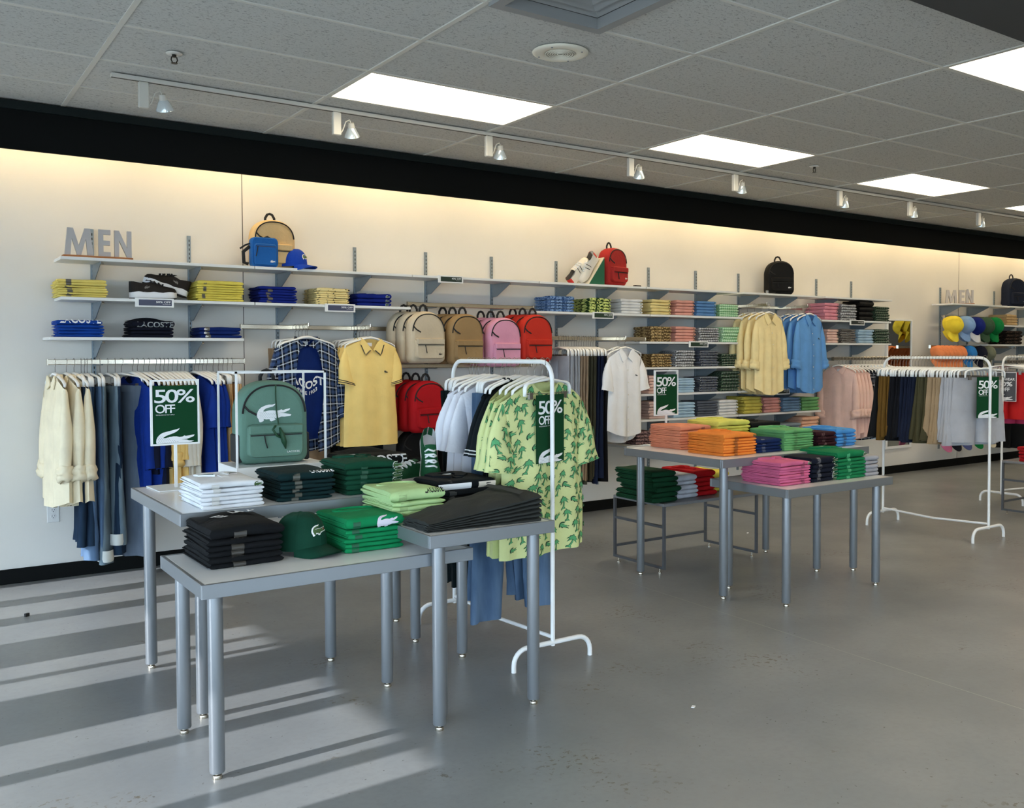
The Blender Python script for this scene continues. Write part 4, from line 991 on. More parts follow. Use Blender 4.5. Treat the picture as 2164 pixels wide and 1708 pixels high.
pstack('leaf green shirt', 'at the right end, lower shelf', 1697, 1733, Z6, 4, 28, cloth((112, 168, 108)), badge=(.86, .02, MINT))
pstack('mauve print shirt', 'on the lowest shelf behind the salmon pile', 1346, 1384, Z7, 4, 28, mottled('mauve_print', (84, 66, 70), (150, 122, 122), 80, .5))
pstack('mustard yellow shirt', 'lowest shelf behind the orange pile', 1560, 1600, Z7, 4, 30, cloth((196, 178, 60)))
pstack('pale pink shirt', 'lowest shelf beside the mustard pile', 1606, 1649, Z7, 3, 24, LPK, badge=(.86, .02, LPK))
pstack('grey blue shirt', 'lowest shelf beside the peach pile', 1652, 1694, Z7, 3, 22, cloth((124, 138, 150)))
pstack('peach shirt', 'lowest shelf, right end', 1697, 1733, Z7, 4, 32, cloth((222, 176, 150)), badge=(.86, .02, LPK))
pstack('bright pink shirt', 'left end beyond the blue shirts', 1743, 1773, Z2, 5, 36, cloth((226, 150, 166)), badge=(.86, .02, PNK))
pstack('black and grey plaid shirt', 'beside the bright pink shirts', 1778, 1811, Z2, 6, 34, CHK)
pstack('black puffer vest', 'between plaid and green plaid', 1818, 1847, Z2, 4, 42, cloth((16, 17, 18), .5), topf=1.2, kind='vest')
pstack('green plaid shirt', 'at the right end by the mirror', 1851, 1880, Z2, 6, 31, CHG)
pstack('pale pink shirt', 'beside the hanging blue shirts', 1749, 1773, Z3, 5, 29, LPK, badge=(.86, .02, LPK))
pstack('brown and black plaid shirt', 'below the black plaid stack', 1778, 1809, Z3, 6, 30, plaid('brown_check', (24, 22, 24), (130, 124, 120), (200, 196, 190), .028, .028))
pstack('light blue oxford shirt', 'left of the lower green plaid', 1815, 1847, Z3, 5, 29, LBL, badge=(.86, .02, LBL))
pstack('forest plaid shirt', 'lower shelf next to the mirror', 1851, 1881, Z3, 5, 30, CHG)
pstack('khaki folded trouser', 'at the right edge of the view', 2128, 2151, Z2, 4, 23, TAN, kind='trousers')
pstack('dark brown folded trouser', 'at right edge below the khaki', 2128, 2162, Z3, 4, 29, mottled('dark_brown_print', (18, 16, 16), (90, 70, 58), 60, .6), kind='trousers')

# ============================================================ TABLE STACKS
WPOLO = cloth((226, 228, 232)); GPRINT = plain('dark_green_trim', (20, 58, 52), .7)
def tstack(what, where, x0, x1, y0, depth, z, n, h, mat, **kw): return fold_stack(what, where, kw.pop('group', what+' '+where), x0, x1, y0, depth, z, n, h, mat, **kw)
SG = plain('sticker_grey', (150, 148, 142), .35)
tstack('white polo', 'on the tall near table', .985, 1.225, 3.83, .33, ZH, 6, .104, WPOLO, top='polo', trim=GPRINT, topf=1.4, sticker=(.17, .03, plain('sticker_clear', (204, 203, 200), .3)), badge=(.86, .034, WHITEPR), btop=True, puff=.010)
r, th = tstack('dark teal tee', 'between white and green polos', 1.30, 1.535, 3.85, .31, ZH, 6, .118, cloth((10, 38, 40)), topf=2.0, sticker=(.25, .03, plain('sticker_dark', (84, 84, 76), .3)), puff=.006)
front_text(r, 'LACOSTE', .02, .10, .028, th, .31, yo=-.4)
tstack('bottle green polo', 'in the middle of the tall near table', 1.598, 1.84, 3.86, .31, ZH, 6, .138, cloth((14, 66, 46)), top='polo', topf=1.5, sticker=(.28, .03, plain('sticker_green', (44, 84, 66), .3)), badge=(.90, .045, WHITEPR), puff=.014)
r, th = tstack('black lettered sweatshirt', 'behind the green sneakers', 1.80, 2.13, 4.34, .27, ZH, 3, .115, cloth((14, 18, 18)), topf=3, top='hood')
front_text(r, 'LACOSTE', -.15, .30, .052, th, .27, yo=.35)
PGR = cloth((182, 212, 150))
r, th = tstack('pale lime tee', 'beside the charcoal trousers', 1.632, 1.862, 3.47, .31, ZM, 5, .122, PGR, topf=2.1, top='tee', sticker=(.12, .035, plain('sticker_lime', (150, 176, 120), .3)), puff=.008)
front_text(r, 'LACOSTE', .03, .085, .03, th, .31, plain('black_print', (22, 26, 22), .6), yo=-.2)
NV2 = cloth((10, 16, 20))
r, th = tstack('black polo with white chest band', 'behind the charcoal trousers', 1.885, 2.165, 3.555, .24, ZM, 5, .135, NV2, topf=1.8, top='polo', sticker=(.12, .035, plain('sticker_black', (58, 60, 60), .3)))
front_patch(-.14, .02, .24, th-.0008, .0022, -.48, .12).build('white_band', WHITEPR, r); front_patch(.055, .14, .24, th-.0008, .0022, -.48, .12).build('white_band', plain('cream_band', (214, 206, 190), .7), r)
BLK = cloth((13, 15, 18))
r, th = tstack('black hoodie', 'on the low near table', .905, 1.165, 3.42, .34, ZL, 6, .140, BLK, topf=1.7, top='hood', sticker=(.30, .045, plain('sticker_silver', (58, 55, 50), .25)), puff=.016)
def flat_text(r, txt, cx, cy, w, h, z, rot, mat, bold=.02):
    ca, sa = math.cos(rot), math.sin(rot)
    text_mb(txt, lambda x, y: (cx+(x-w/2)*ca-(y-h/2)*sa, cy+(x-w/2)*sa+(y-h/2)*ca, z), w, h, bold).build('lettering', mat, r)
flat_text(r, 'TE', -.05, .02, .05, .045, th+.018, .6, WHITEPR, .05); flat_text(r, 'LA', .02, .05, .05, .045, th+.026, .2, WHITEPR, .05); flat_text(r, 'V', .075, .06, .03, .04, th+.024, -.5, WHITEPR, .05)
r, th = tstack('bright green tee', 'beside the green cap', 1.40, 1.64, 3.40, .32, ZL, 6, .128, cloth((10, 130, 78)), topf=2.3, top='tee', sticker=(.10, .03, plain('sticker_teal', (26, 88, 60), .4)), puff=.006)
def front_croc(r, x0, w, th, depth, mat, s0=-.3):
    rr = th/2
    def fn(a, b):
        q = (b-.27)*w+s0*th; ang = PI-q/rr
        if ang < PI/2: return (x0+a*w, -depth/2+rr+(q-rr*PI/2), th+.0045)
        return (x0+a*w, -depth/2+rr+(rr+.005)*math.cos(ang), rr+(rr+.005)*math.sin(ang))
    vs, fs = tri2d(CROC, 2); MB().add([fn(x, y) for x, y in vs], fs).build('crocodile_print', mat, r)
front_croc(r, .0, .092, th, .32, plain('lilac_white', (214, 210, 224), .6), .06)
cap('dark green cap with a crocodile badge on the low near table', (1.275, 3.545, ZL+.018), (0, 0, .42), (10, 58, 42), logo=True, s=1.08)
# far tables
tstack('salmon polo', 'at the back left of the tall far table', 4.06, 4.32, 4.42, .31, ZH, 8, .15, cloth((226, 144, 112)), topf=1.8, sticker=(.66, .03, plain('sticker_brown', (150, 84, 66), .4)), puff=.006)
tstack('orange polo', 'at the front left of the tall far table', 4.005, 4.282, 3.985, .32, ZH, 7, .128, cloth((238, 138, 56)), topf=1.5, top='polo', sticker=(.30, .03, plain('sticker_orange', (160, 84, 24), .4)), badge=(.88, .03, cloth((238, 138, 56))), btop=True, puff=.012)
tstack('lemon polo', 'behind the orange polos', 4.34, 4.62, 4.36, .31, ZH, 8, .172, cloth((222, 216, 104)), topf=1.6, top='polo', puff=.01)
tstack('navy polo', 'between orange and green polos', 4.295, 4.52, 4.0, .30, ZH, 4, .085, cloth((12, 34, 78)), topf=1.5, sticker=(.2, .03, plain('sticker_navy', (44, 60, 92), .4)))
tstack('apple green polo', 'on the tall far table beside navy', 4.535, 4.80, 3.975, .31, ZH, 8, .130, cloth((104, 166, 106)), topf=1.5, top='polo', badge=(.88, .03, MINT), btop=True, sticker=(.3, .03, plain('sticker_leaf', (70, 130, 74), .4)), puff=.01)
tstack('black polo', 'behind the apple green polos', 4.66, 4.94, 4.38, .30, ZH, 6, .150, BLK, topf=1.6, top='polo')
tstack('maroon polo', 'between apple green and sky blue', 4.815, 5.0, 3.955, .30, ZH, 5, .105, cloth((48, 16, 24)), topf=1.6, sticker=(.25, .03, plain('sticker_maroon', (88, 56, 58), .4)))
tstack('sky blue polo', 'at the right end of tall far table', 5.01, 5.205, 3.955, .30, ZH, 5, .115, cloth((74, 142, 204)), topf=1.6, top='polo', sticker=(.3, .03, plain('sticker_blue', (40, 88, 130), .4)))
tstack('pink polo', 'on the low far table', 4.118, 4.378, 3.645, .31, ZL, 8, .132, cloth((206, 102, 140)), topf=1.5, top='polo', sticker=(.66, .03, plain('sticker_pink', (150, 60, 96), .4)), badge=(.88, .03, WHITEPR), btop=True, puff=.01)
tstack('midnight navy polo', 'between pink and green, low far table', 4.39, 4.60, 3.64, .30, ZL, 5, .145, cloth((12, 18, 34)), topf=1.5, sticker=(.2, .03, plain('sticker_slate', (74, 76, 84), .4)), badge=(.85, .045, WHITEPR))
tstack('emerald polo', 'on the low far table', 4.61, 4.872, 3.625, .31, ZL, 7, .165, cloth((18, 116, 70)), topf=2.0, top='polo', badge=(.9, .03, WHITEPR), btop=True, sticker=(.3, .03, plain('sticker_emerald', (60, 160, 110), .4)), puff=.012)
tstack('heather grey polo', 'at the right end, low far table', 4.88, 5.005, 3.63, .31, ZL, 5, .125, cloth((158, 158, 164)), topf=1.2)
ZB = .462
tstack('forest green sweater', 'at the left end of the bench', 4.03, 4.24, 4.64, .40, ZB, 6, .205, cloth((14, 60, 36)), topf=1.1, jit=.018, kind='sweater')
tstack('light grey polo', 'between the green and red knits', 4.26, 4.44, 4.68, .36, ZB, 5, .16, cloth((198, 200, 208)), topf=1.4, jit=.02, top='polo')
tstack('red polo', 'on the bench beside grey polos', 4.455, 4.65, 4.70, .36, ZB, 5, .17, cloth((176, 14, 22)), topf=1.4, jit=.016, top='polo')
tstack('yellow polo', 'at the right end of the bench', 4.66, 4.88, 4.78, .32, ZB, 4, .14, cloth((232, 214, 92)), topf=1.5, jit=.012)
tstack('red sweater', 'on the bench at the right edge', 8.09, 8.36, 4.08, .34, .48, 4, .13, cloth((186, 28, 36)), topf=1.2, jit=.012, kind='sweater')
# charcoal trousers, folded lengthwise: thin at the ankle end, thick at the waist
def trouser_pile(x0, x1, y0, d, z, n, h):
    mat = cloth((44, 46, 44), .8, .12); w = x1-x0; u = h/n
    for k in range(n):
        mb = MB(); N, M = 22, 12; vs = []
        tp = lambda a: .34+.66*(a**1.15)
        for side in (0, 1):
            for i in range(N+1):
                a = i/N
                for j in range(M+1):
                    b = j/M; e = abs(2*b-1); zz = (k+side*(1-.55*max(0, (e-.75)/.25)**2))*u*tp(a)+(.0 if side else .0)
                    if side == 1 and k == n-1: zz += .018*math.sin(a*PI)*math.sin(b*PI)+.008*wob(a*1.2, b*.8, 4)
                    yy = y0+d*(b*(.62+.38*a)+.10*(1-a))+.010*wob(a*1.5, k*.9, 2)
                    vs.append((x0+w*a+.012*wob(b*.7, k, 9)*(1-a), yy, z+.0008+zz))
        n1 = (N+1)*(M+1); fs = []
        for i in range(N):
            for j in range(M):
                q = i*(M+1)+j; fs.append((q, q+M+1, q+M+2, q+1)[::-1]); fs.append((n1+q, n1+q+M+1, n1+q+M+2, n1+q+1))
        for i in range(N):
            for j in (0, M): q = i*(M+1)+j; fs.append((q, q+M+1, n1+q+M+1, n1+q))
        for j in range(M):
            for i in (0, N): q = i*(M+1)+j; fs.append((q, q+1, n1+q+1, n1+q))
        lab = 'charcoal trousers folded lengthwise, %s in the pile on the mid table' % ordn(n-1-k, n)
        mb.add(vs, fs); o = mb.build('folded_trousers', mat, None, 55); tag(o, lab, 'trousers', 'charcoal trousers piled on the mid table')
        if k == n-1: MB().grid(lambda i, j: Vector((x1-.085+.02*i, y0+d*(.1+.8*j), z+h*(.90+.08*i)+.016-.004*abs(2*j-1))), 1, 6).build('waist_seam', plain('charcoal_seam', (34, 36, 34), .8), o)
trouser_pile(1.64, 2.135, 3.155, .35, ZM, 6, .112)

# ============================================================ TOP-SHELF DISPLAYS
WOOD = plain('oak_base', (150, 96, 52), .55)
def men(lab, x0, x1, z, h, y, rz=0):
    t = thing('letter_sign', lab, 'sign', (x0, y, z), rz); w = x1-x0
    MB().bbox(-.012, w+.004, -.035, .035, .0005, .014, .002).build('base', WOOD, t)
    GLY = {'M': [(0,0),(.10,1),(.30,1),(.5,.36),(.70,1),(.90,1),(1,0),(.80,0),(.745,.62),(.565,0),(.435,0),(.255,.62),(.20,0)], 'E': [(0,0),(0,1),(1,1),(1,.82),(.40,.82),(.40,.60),(.95,.60),(.95,.42),(.40,.42),(.40,.18),(1,.18),(1,0)], 'N': [(0,0),(0,1),(.27,1),(.74,.34),(.74,1),(1,1),(1,0),(.74,0),(.26,.64),(.26,0)]}
    for ch, a, b in (('M', 0, .42), ('E', .50, .68), ('N', .74, 1.0)):
        MB().prism(GLY[ch], lambda x, z, dd: (w*(a+(b-a)*x), -.012+dd, .014+h*z), .022).build('letter', plain('grey_letter', (176, 174, 174), .5), t)
men('large grey MEN letters on a wooden base, top shelf left', .902, 1.285, Z1, .170, 6.60)
men('small distant grey MEN letters on a wooden base', 10.66, 11.02, Z1, .165, 6.78, -.55)
backpack('tan backpack standing on the top shelf behind the blue bag', (2.225, 6.70, Z1), 0, (212, 180, 130), .305, .345, .13, logo=None)
backpack('red backpack standing on the top shelf beside the green wedge', (5.30, 6.69, Z1), .25, (168, 44, 42), .285, .345, .13)
backpack('black backpack standing alone on the top shelf', (7.50, 6.68, Z1), -.5, (20, 20, 20), .29, .35, .15)
backpack('navy backpack on the top shelf cut by the right edge', (12.05, 6.67, Z1), -.2, (22, 30, 48), .32, .38, .14)
# blue crossbody bag
t = thing('crossbody_bag', 'small blue crossbody bag standing before the tan backpack', 'bag', (2.135, 6.60, Z1)); bm_ = cloth((30, 96, 168), .75, .1, 6, .3)
def soft_box(w, d, h, r=.03):
    vs = []; ring = []
    for cx, cz, a0 in ((w/2-r, h-r, 0), (-w/2+r, h-r, 1), (-w/2+r, r, 2), (w/2-r, r, 3)):
        for a in range(5): th = PI/2*(a0+a/4); ring.append((cx+r*math.cos(th), cz+r*math.sin(th)))
    lv = [(-d/2, .93), (-d/2+.008, 1), (d/2-.008, 1), (d/2, .93)]; n = 20
    for y, k in lv: vs += [(x*k, y, h/2+(z-h/2)*k) for x, z in ring]
    return MB().add(vs, [(q*n+i, q*n+(i+1) % n, (q+1)*n+(i+1) % n, (q+1)*n+i) for q in range(3) for i in range(n)]+[tuple(range(n)), tuple(reversed(range(3*n, 4*n)))])
soft_box(.185, .07, .205).build('body', bm_, t, 40)
soft_box(.155, .02, .15, .02).xf(Matrix.Translation((0, -.04, .01))).build('front_pocket', bm_, t, 40)
MB().box(-.07, .07, -.0525, -.050, .138, .144).build('pocket_zip', plain('blue_zip', (20, 52, 96), .5), t)
MB().tube([(-.055, -.052, .14), (-.06, -.054, .11), (-.07, -.053, .07)], .005, 6, flat=.5).build('zip_pull', BLACKW, t)
croc_mb(lambda a, b: (.03+a*.036, -.0515, .03+b*.036)).build('crocodile_badge', WHITEPR, t)
MB().tube([(-.095, 0, .14), (-.14, .0, .10), (-.13, .02, .03), (-.10, .02, .02)], .012, 6, flat=.35).build('strap', BLACKW, t, 'all')
MB().tube([(-.095, 0, .16), (-.13, -.01, .145), (-.165, -.01, .12)], .006, 6, flat=.4).build('strap_end', BLACKW, t, 'all')
MB().tube([(.0, .01, .20), (.03, .012, .215), (.08, .012, .19), (.125, .012, .145), (.12, .012, .13), (.095, .01, .13)], .008, 6, flat=.5).build('strap', BLACKW, t, 'all')
cap('royal blue cap with crocodile badge on the top shelf', (2.36, 6.64, Z1+.016), (0, 0, .75), (24, 66, 170), logo=True)
# white sneakers leaning on a green wedge
t = thing('shoe_wedge', 'green triangular display wedge with a cream slope', 'display stand', (5.12, 6.645, Z1))
wp = [(0, 0), (-.17, 0), (0, .235)]
MB().prism(wp, lambda x, z, dd: (x, -.075+dd, z+.0005), .15).build('body', plain('wedge_green', (14, 92, 62), .6), t)
MB().add([(-.172, -.076, .0), (-.172, .076, .0), (-.001, .076, .238), (-.001, -.076, .238), (-.178, -.076, .004), (-.178, .076, .004), (-.007, .076, .242), (-.007, -.076, .242)], [(0,1,2,3), (7,6,5,4), (0,3,7,4), (1,5,6,2), (3,2,6,7), (0,4,5,1)]).build('slope', plain('cream_card', (226, 216, 190), .6), t)
SHW = plain('white_leather', (228, 222, 210), .45); REDH = plain('red_heel', (200, 44, 40), .5); GRL = plain('grey_lining', (120, 112, 100), .9); BST = plain('black_stripe', (22, 22, 24), .6)
sneaker('sneaker', 'white sneaker with red heel leaning toe-up, nearer the left', 'white sneakers on the wedge', Matrix.Translation((4.90, 6.66, Z1+.080)) @ Matrix.Rotation(-.15, 4, 'Z') @ Matrix.Rotation(-.95, 4, 'Y') @ Matrix.Rotation(.5, 4, 'X'), SHW, SHW, GRL, WHITEPR, heel=REDH, stripes=BST)
sneaker('sneaker', 'white sneaker with red heel lying heel-up on the wedge', 'white sneakers on the wedge', Matrix.Translation((5.015, 6.635, Z1+.145)) @ Matrix.Rotation(PI-.1, 4, 'Z') @ Matrix.Rotation(.95, 4, 'Y') @ Matrix.Rotation(-.35, 4, 'X'), SHW, SHW, GRL, WHITEPR, heel=REDH, stripes=BST)
# dark sneakers with white chunky soles
DK = cloth((40, 34, 30), .7); WSOLE = plain('white_foam', (230, 230, 232), .5)
sneaker('sneaker', 'black sneaker with chunky white sole standing flat on shelf', 'black sneakers on the shelf', Matrix.Translation((1.39, 6.61, Z2+.009)), DK, WSOLE, BLACKW, BLACKW, chunky=True, logo=plain('grey_logo', (120, 116, 110), .5))
sneaker('sneaker', 'black sneaker with chunky white sole propped over its pair', 'black sneakers on the shelf', Matrix.Translation((1.52, 6.66, Z2+.062)) @ Matrix.Rotation(PI, 4, 'Z') @ Matrix.Rotation(-.30, 4, 'Y'), DK, WSOLE, BLACKW, BLACKW, chunky=True, logo=plain('grey_logo', (120, 116, 110), .5))
# green sneakers on the near table
GS = cloth((22, 74, 44), .8, .12, 20, .2); GSOLE = plain('pale_sole', (206, 200, 200), .5)
sneaker('sneaker', 'green suede sneaker with white laces lying flat on table', 'green sneakers on the near table', Matrix.Translation((2.03, 4.11, ZH+.0005)) @ Matrix.Rotation(PI+.30, 4, 'Z'), GS, GSOLE, plain('white_lining', (214, 214, 214), .8), WHITEPR)
sneaker('sneaker', 'green suede sneaker standing heel-up against its pair', 'green sneakers on the near table', Matrix.Translation((2.055, 3.99, ZH+.118)) @ Matrix.Rotation(-PI/2-.35, 4, 'Z') @ Matrix.Rotation(.95, 4, 'Y'), GS, GSOLE, plain('white_lining', (214, 214, 214), .8), WHITEPR)
# folded black belt by the black backpack, small tag on the empty shelf
t = thing('belt', 'rolled black belt in front of the black backpack', 'belt', (7.30, 6.60, Z1))
MB().tube([(.05*math.cos(a*.5)*(1-a*.02), .03*math.sin(a*.5)*(1-a*.02), .016) for a in range(26)], .003, 6, flat=5.2).build('strap', BLACKW, t, 'all'); MB().bbox(-.075, -.05, -.012, .012, .004, .034, .003).build('buckle', STEEL, t)
tag(MB().bbox(5.50, 5.57, 6.60, 6.64, Z1+.0005, Z1+.016, .003).build('price_holder', BLACKW), 'small black holder lying on the top shelf right of red backpack', 'holder')
# ============================================================ HANGING CLOTHES
HZ = -.004                                                  # hook root below the top of a rail
def denim(name, c, c2):
    if name in MATS: return MATS[name]
    m, t, b = nt(name); L = t.links.new; b.inputs['Roughness'].default_value = .9; b.inputs['Specular IOR Level'].default_value = .15
    tc = nd(t, 'ShaderNodeTexCoord'); mp = nd(t, 'ShaderNodeMapping'); mp.inputs['Scale'].default_value = (14, 14, 3); L(tc.outputs['Object'], mp.inputs['Vector'])
    n = nd(t, 'ShaderNodeTexNoise'); n.inputs['Scale'].default_value = 1; n.inputs['Detail'].default_value = 5; L(mp.outputs[0], n.inputs['Vector'])
    r = nd(t, 'ShaderNodeValToRGB'); r.color_ramp.elements[0].position = .3; r.color_ramp.elements[1].position = .72; r.color_ramp.elements[0].color = (*lin(c), 1); r.color_ramp.elements[1].color = (*lin(c2), 1)
    L(n.outputs['Fac'], r.inputs['Fac']); L(r.outputs[0], b.inputs['Base Color']); MATS[name] = m; return m
J1, J2, J3, J4 = denim('mid_denim', (62, 84, 112), (98, 122, 150)), denim('washed_denim', (84, 100, 112), (120, 138, 148)), denim('dark_denim', (22, 36, 54), (40, 60, 82)), denim('grey_denim', (84, 98, 116), (112, 124, 140))
rnd = random.Random(5)
def hang_shirt(x, y, z, rotz, lab, mat, cat='shirt', group=None, name='hanging_shirt', hlab=None, **kw):
    """hanger on a rail at height z (top of the rail), and the garment on it"""
    S = kw.pop('S', None) or Shirt(sd=rnd.uniform(0, 40))
    hanger(hlab or 'white hanger holding the '+lab, (x, y, z-.018), rotz)
    return make_shirt(name, lab, cat, group, (x, y, z-.018-.088), rotz, mat, S, **kw), S
def hang_trousers(x, y, z, rotz, lab, mat, cat='trousers', group=None, name='hanging_trousers', hlab=None, **kw):
    hanger(hlab or 'white clip hanger holding the '+lab, (x, y, z-.018), rotz, True)
    return make_trousers(name, lab, cat, group, (x, y, z-.018-.152), rotz, mat, sd=rnd.uniform(0, 40), **kw)
RT = RZ1+.016
def rx(px, y=6.55, py=764): return at(px, py, y).x
# ---- left rail: cream shirts, jeans, blue tops, cream tops, striped tops, blue tees, khakis
CR = cloth((238, 226, 196), .85, .08)
for k, (px, w_) in enumerate(((116, 'leftmost of three'), (140, 'middle of three'), (156, 'rightmost of three'))):
    hang_shirt(rx(px), 6.55, RT, -PI/2+.12+.05*k, 'cream shirt with rolled sleeves, %s on the left rail' % w_, CR, group='cream shirts on the left rail', sleeves='long', S=Shirt(w=.44, L=.80, dep=.04, fold=.016, sd=3+k*2.3, curve=.05), Ls=.50, hlab='white hanger holding the %s cream shirts' % w_)
JL = [(171, J3, 'dark', .98), (178, J3, 'inky', .97), (184, J1, 'mid-blue', 1.06), (193, J1, 'blue stud-seamed', 1.07), (211, J2, 'pale washed', 1.10), (227, J2, 'greenish washed', 1.00), (243, J3, 'deep navy', 1.06), (256, J4, 'grey-blue flared', 1.08)]
for k, (px, m_, nm, L_) in enumerate(JL):
    hang_trousers(rx(px), 6.55, RT, -PI/2+(.10 if k % 2 else -.06)+(.5 if k == 7 else 0), '%s jeans, %s pair from the left on the left rail' % (nm, ORDW[k]), m_, 'jeans', 'jeans on the left rail', 'hanging_jeans', 'white clip hanger of the %s jeans on the left rail' % nm, L=L_, cuffed=(k in (4, 5)), hem=plain('denim_reverse', (196, 200, 196), .9), th=.03)
BLU = cloth((8, 44, 128), .85, .12); NJ = cloth((12, 20, 44))
for k, (px, m_, lab, L_) in enumerate(((280, BLU, 'royal blue long-sleeved sweatshirt left of the near 50% sign', .78), (290, NJ, 'navy jacket behind the royal blue sweatshirt on the left rail', .62), (303, BLU, 'royal blue sweatshirt half behind the near 50% sign', .74), (314, NJ, 'dark navy sweatshirt behind the near 50% sign', .7))):
    hang_shirt(rx(px), 6.55, RT, -PI/2+.25, lab, m_, 'sweatshirt', 'blue tops on the left rail', 'hanging_sweatshirt', sleeves='long', roll=False, collar=False, S=Shirt(w=.46, L=L_, dep=.045, fold=.012, sd=20+k*1.9), Ls=.5)
CY = cloth((232, 196, 122), .85, .1)
for k, px in enumerate((329, 338, 346, 355, 364)):
    hang_shirt(rx(px), 6.55, RT, -PI/2+.15, 'sand yellow overshirt, %s of five behind the near sign' % ORDW[k], CY, 'shirt', 'sand yellow overshirts on the left rail', sleeves='long', roll=(k == 2), collar=False, S=Shirt(w=.42, L=.84, dep=.035, fold=.012, sd=30+k*1.7), Ls=.46, detail=False, hlab='white hanger of the %s sand yellow overshirt' % ORDW[k])
STR = plain('navy_band', (14, 28, 84), .8); IV = cloth((216, 210, 196))
for k, px in enumerate((374, 382, 390)):
    t, S = hang_shirt(rx(px), 6.55, RT, -PI/2+.12, 'ivory sweater with navy bands, %s of three right of the sign' % ORDW[k], IV, 'sweater', 'ivory sweaters on the left rail', 'hanging_sweater', sleeves='long', roll=False, collar=False, S=Shirt(w=.42, L=.72, dep=.035, fold=.012, sd=40+k), Ls=.50, detail=False, hlab='white hanger of the %s ivory sweater' % ORDW[k])
    for v0 in (.50, .58): MB().grid(lambda i, j: S.P(2*i-1, v0+.05*j, 1, .004), 14, 1).build('band', STR, t)
for k, px in enumerate((411, 420, 428, 436)):
    hang_shirt(rx(px), 6.55, RT, -PI/2+.30, 'royal blue tee, %s of four left of the white display frame' % ORDW[k], BLU, 'tee', 'royal blue tees on the left rail', 'hanging_tee', sleeves='short', collar=False, S=Shirt(w=.45, L=.74, dep=.04, fold=.012, sd=50+k*2.2), Ls=.26, hlab='white hanger of the %s royal blue tee' % ORDW[k])
KH = cloth((206, 170, 122), .85, .1)
for k, px in enumerate((450, 461, 471, 480, 490)):
    hang_trousers(rx(px), 6.55, RT, -PI/2+.1*(k % 2), 'khaki trousers, %s of five at the right end of the left rail' % ORDW[k], KH, 'trousers', 'khaki trousers on the left rail', L=1.02, hlab='white clip hanger of the %s khaki trousers' % ORDW[k])
# ---- face-out: plaid shirt over a navy tee, khaki trousers behind
FZ = 1.64+.012
PLD = plaid('navy_blue_plaid', (10, 13, 24), (58, 78, 116), (216, 224, 234), .058, .064, .13)
for k in range(3):
    hang_trousers(2.387, 6.70-.07*k, FZ, .06*k, 'taupe trousers, %s pair behind the plaid shirt' % ORDW[k], cloth((150, 124, 96)), group='taupe trousers behind the plaid shirt', L=1.05, hlab='white clip hanger of the %s taupe trousers' % ORDW[k])
t, S = hang_shirt(2.38, 6.475, FZ, .06, 'navy lettered tee worn under the open plaid shirt', cloth((10, 36, 96)), 'tee', None, 'hanging_tee', sleeves='none', collar=False, S=Shirt(w=.40, L=.70, dep=.03, fold=.008, sd=60, drop=.06))
text_mb('LACOSTE', lambda x, y: S.P((-.155+x)/S.w*2, (.315-y)/S.L, 1, .004), .31, .062, .03).build('lettering', WHITEPR, t)
text_mb('SINCE 1933', lambda x, y: S.P((-.10+x)/S.w*2, (.36-y)/S.L, 1, .004), .17, .028, .02).build('lettering', WHITEPR, t)
class Open(Shirt):
    """unbuttoned: the front parts at the middle"""
    def body(s, nu=26, nv=18):
        mb = MB(); mb.grid(lambda i, j: s.P(-(2*i-1), j, -1), nu, nv, lambda i, j: ((2*i-1)*s.w/2, -j*s.L))
        for sg in (-1, 1):
            def A(i, j): lo = .20+.26*math.sin(PI*min(1, j*1.2)); return sg*(lo+(1-lo)*i)
            mb.grid(lambda i, j: s.P(A(i, j), j, 1, .016), 12, nv, lambda i, j: (A(i, j)*s.w/2, -j*s.L))
        return mb
t = make_shirt('hanging_shirt', 'open navy and white plaid shirt facing out above the green backpack', 'shirt', None, (2.38, 6.47, FZ-.018-.080), .08, PLD, Open(w=.47, L=.80, dep=.045, fold=.012, sd=61, curve=.06, neck=.34), sleeves='long', Ls=.44, out=.05)
hanger('white hanger holding the open plaid shirt', (2.38, 6.44, FZ-.018), .08)
# ---- face-out: yellow polos, black trousers behind
for k in range(3):
    hang_trousers(2.85, 6.74-.055*k, FZ, .05*k, 'black trousers, %s pair behind the yellow polos' % ORDW[k], BLK, group='black trousers behind the yellow polos', L=1.08, w=.40, hlab='white clip hanger of the %s black trousers' % ORDW[k])
PY_ = cloth((244, 212, 132), .85, .06); TRIM = plain('polo_stripe', (26, 28, 40), .8)
for k, (y, w_) in enumerate(((6.575, 'rearmost of three'), (6.52, 'middle of three'), (6.45, 'front one of three'))):
    hang_shirt(2.855, y, FZ, .10, 'yellow polo with striped collar, %s facing out' % w_, PY_, 'polo', 'yellow polos facing out', 'hanging_polo', S=Shirt(w=.43, L=.77, dep=.045, fold=.006+.004*(k < 2), sd=70+k, drop=.075, slope=.06), trim=TRIM, logo=TRIM if k == 2 else None, Ls=.25, out=.02, hlab='white hanger of the %s yellow polos' % w_)
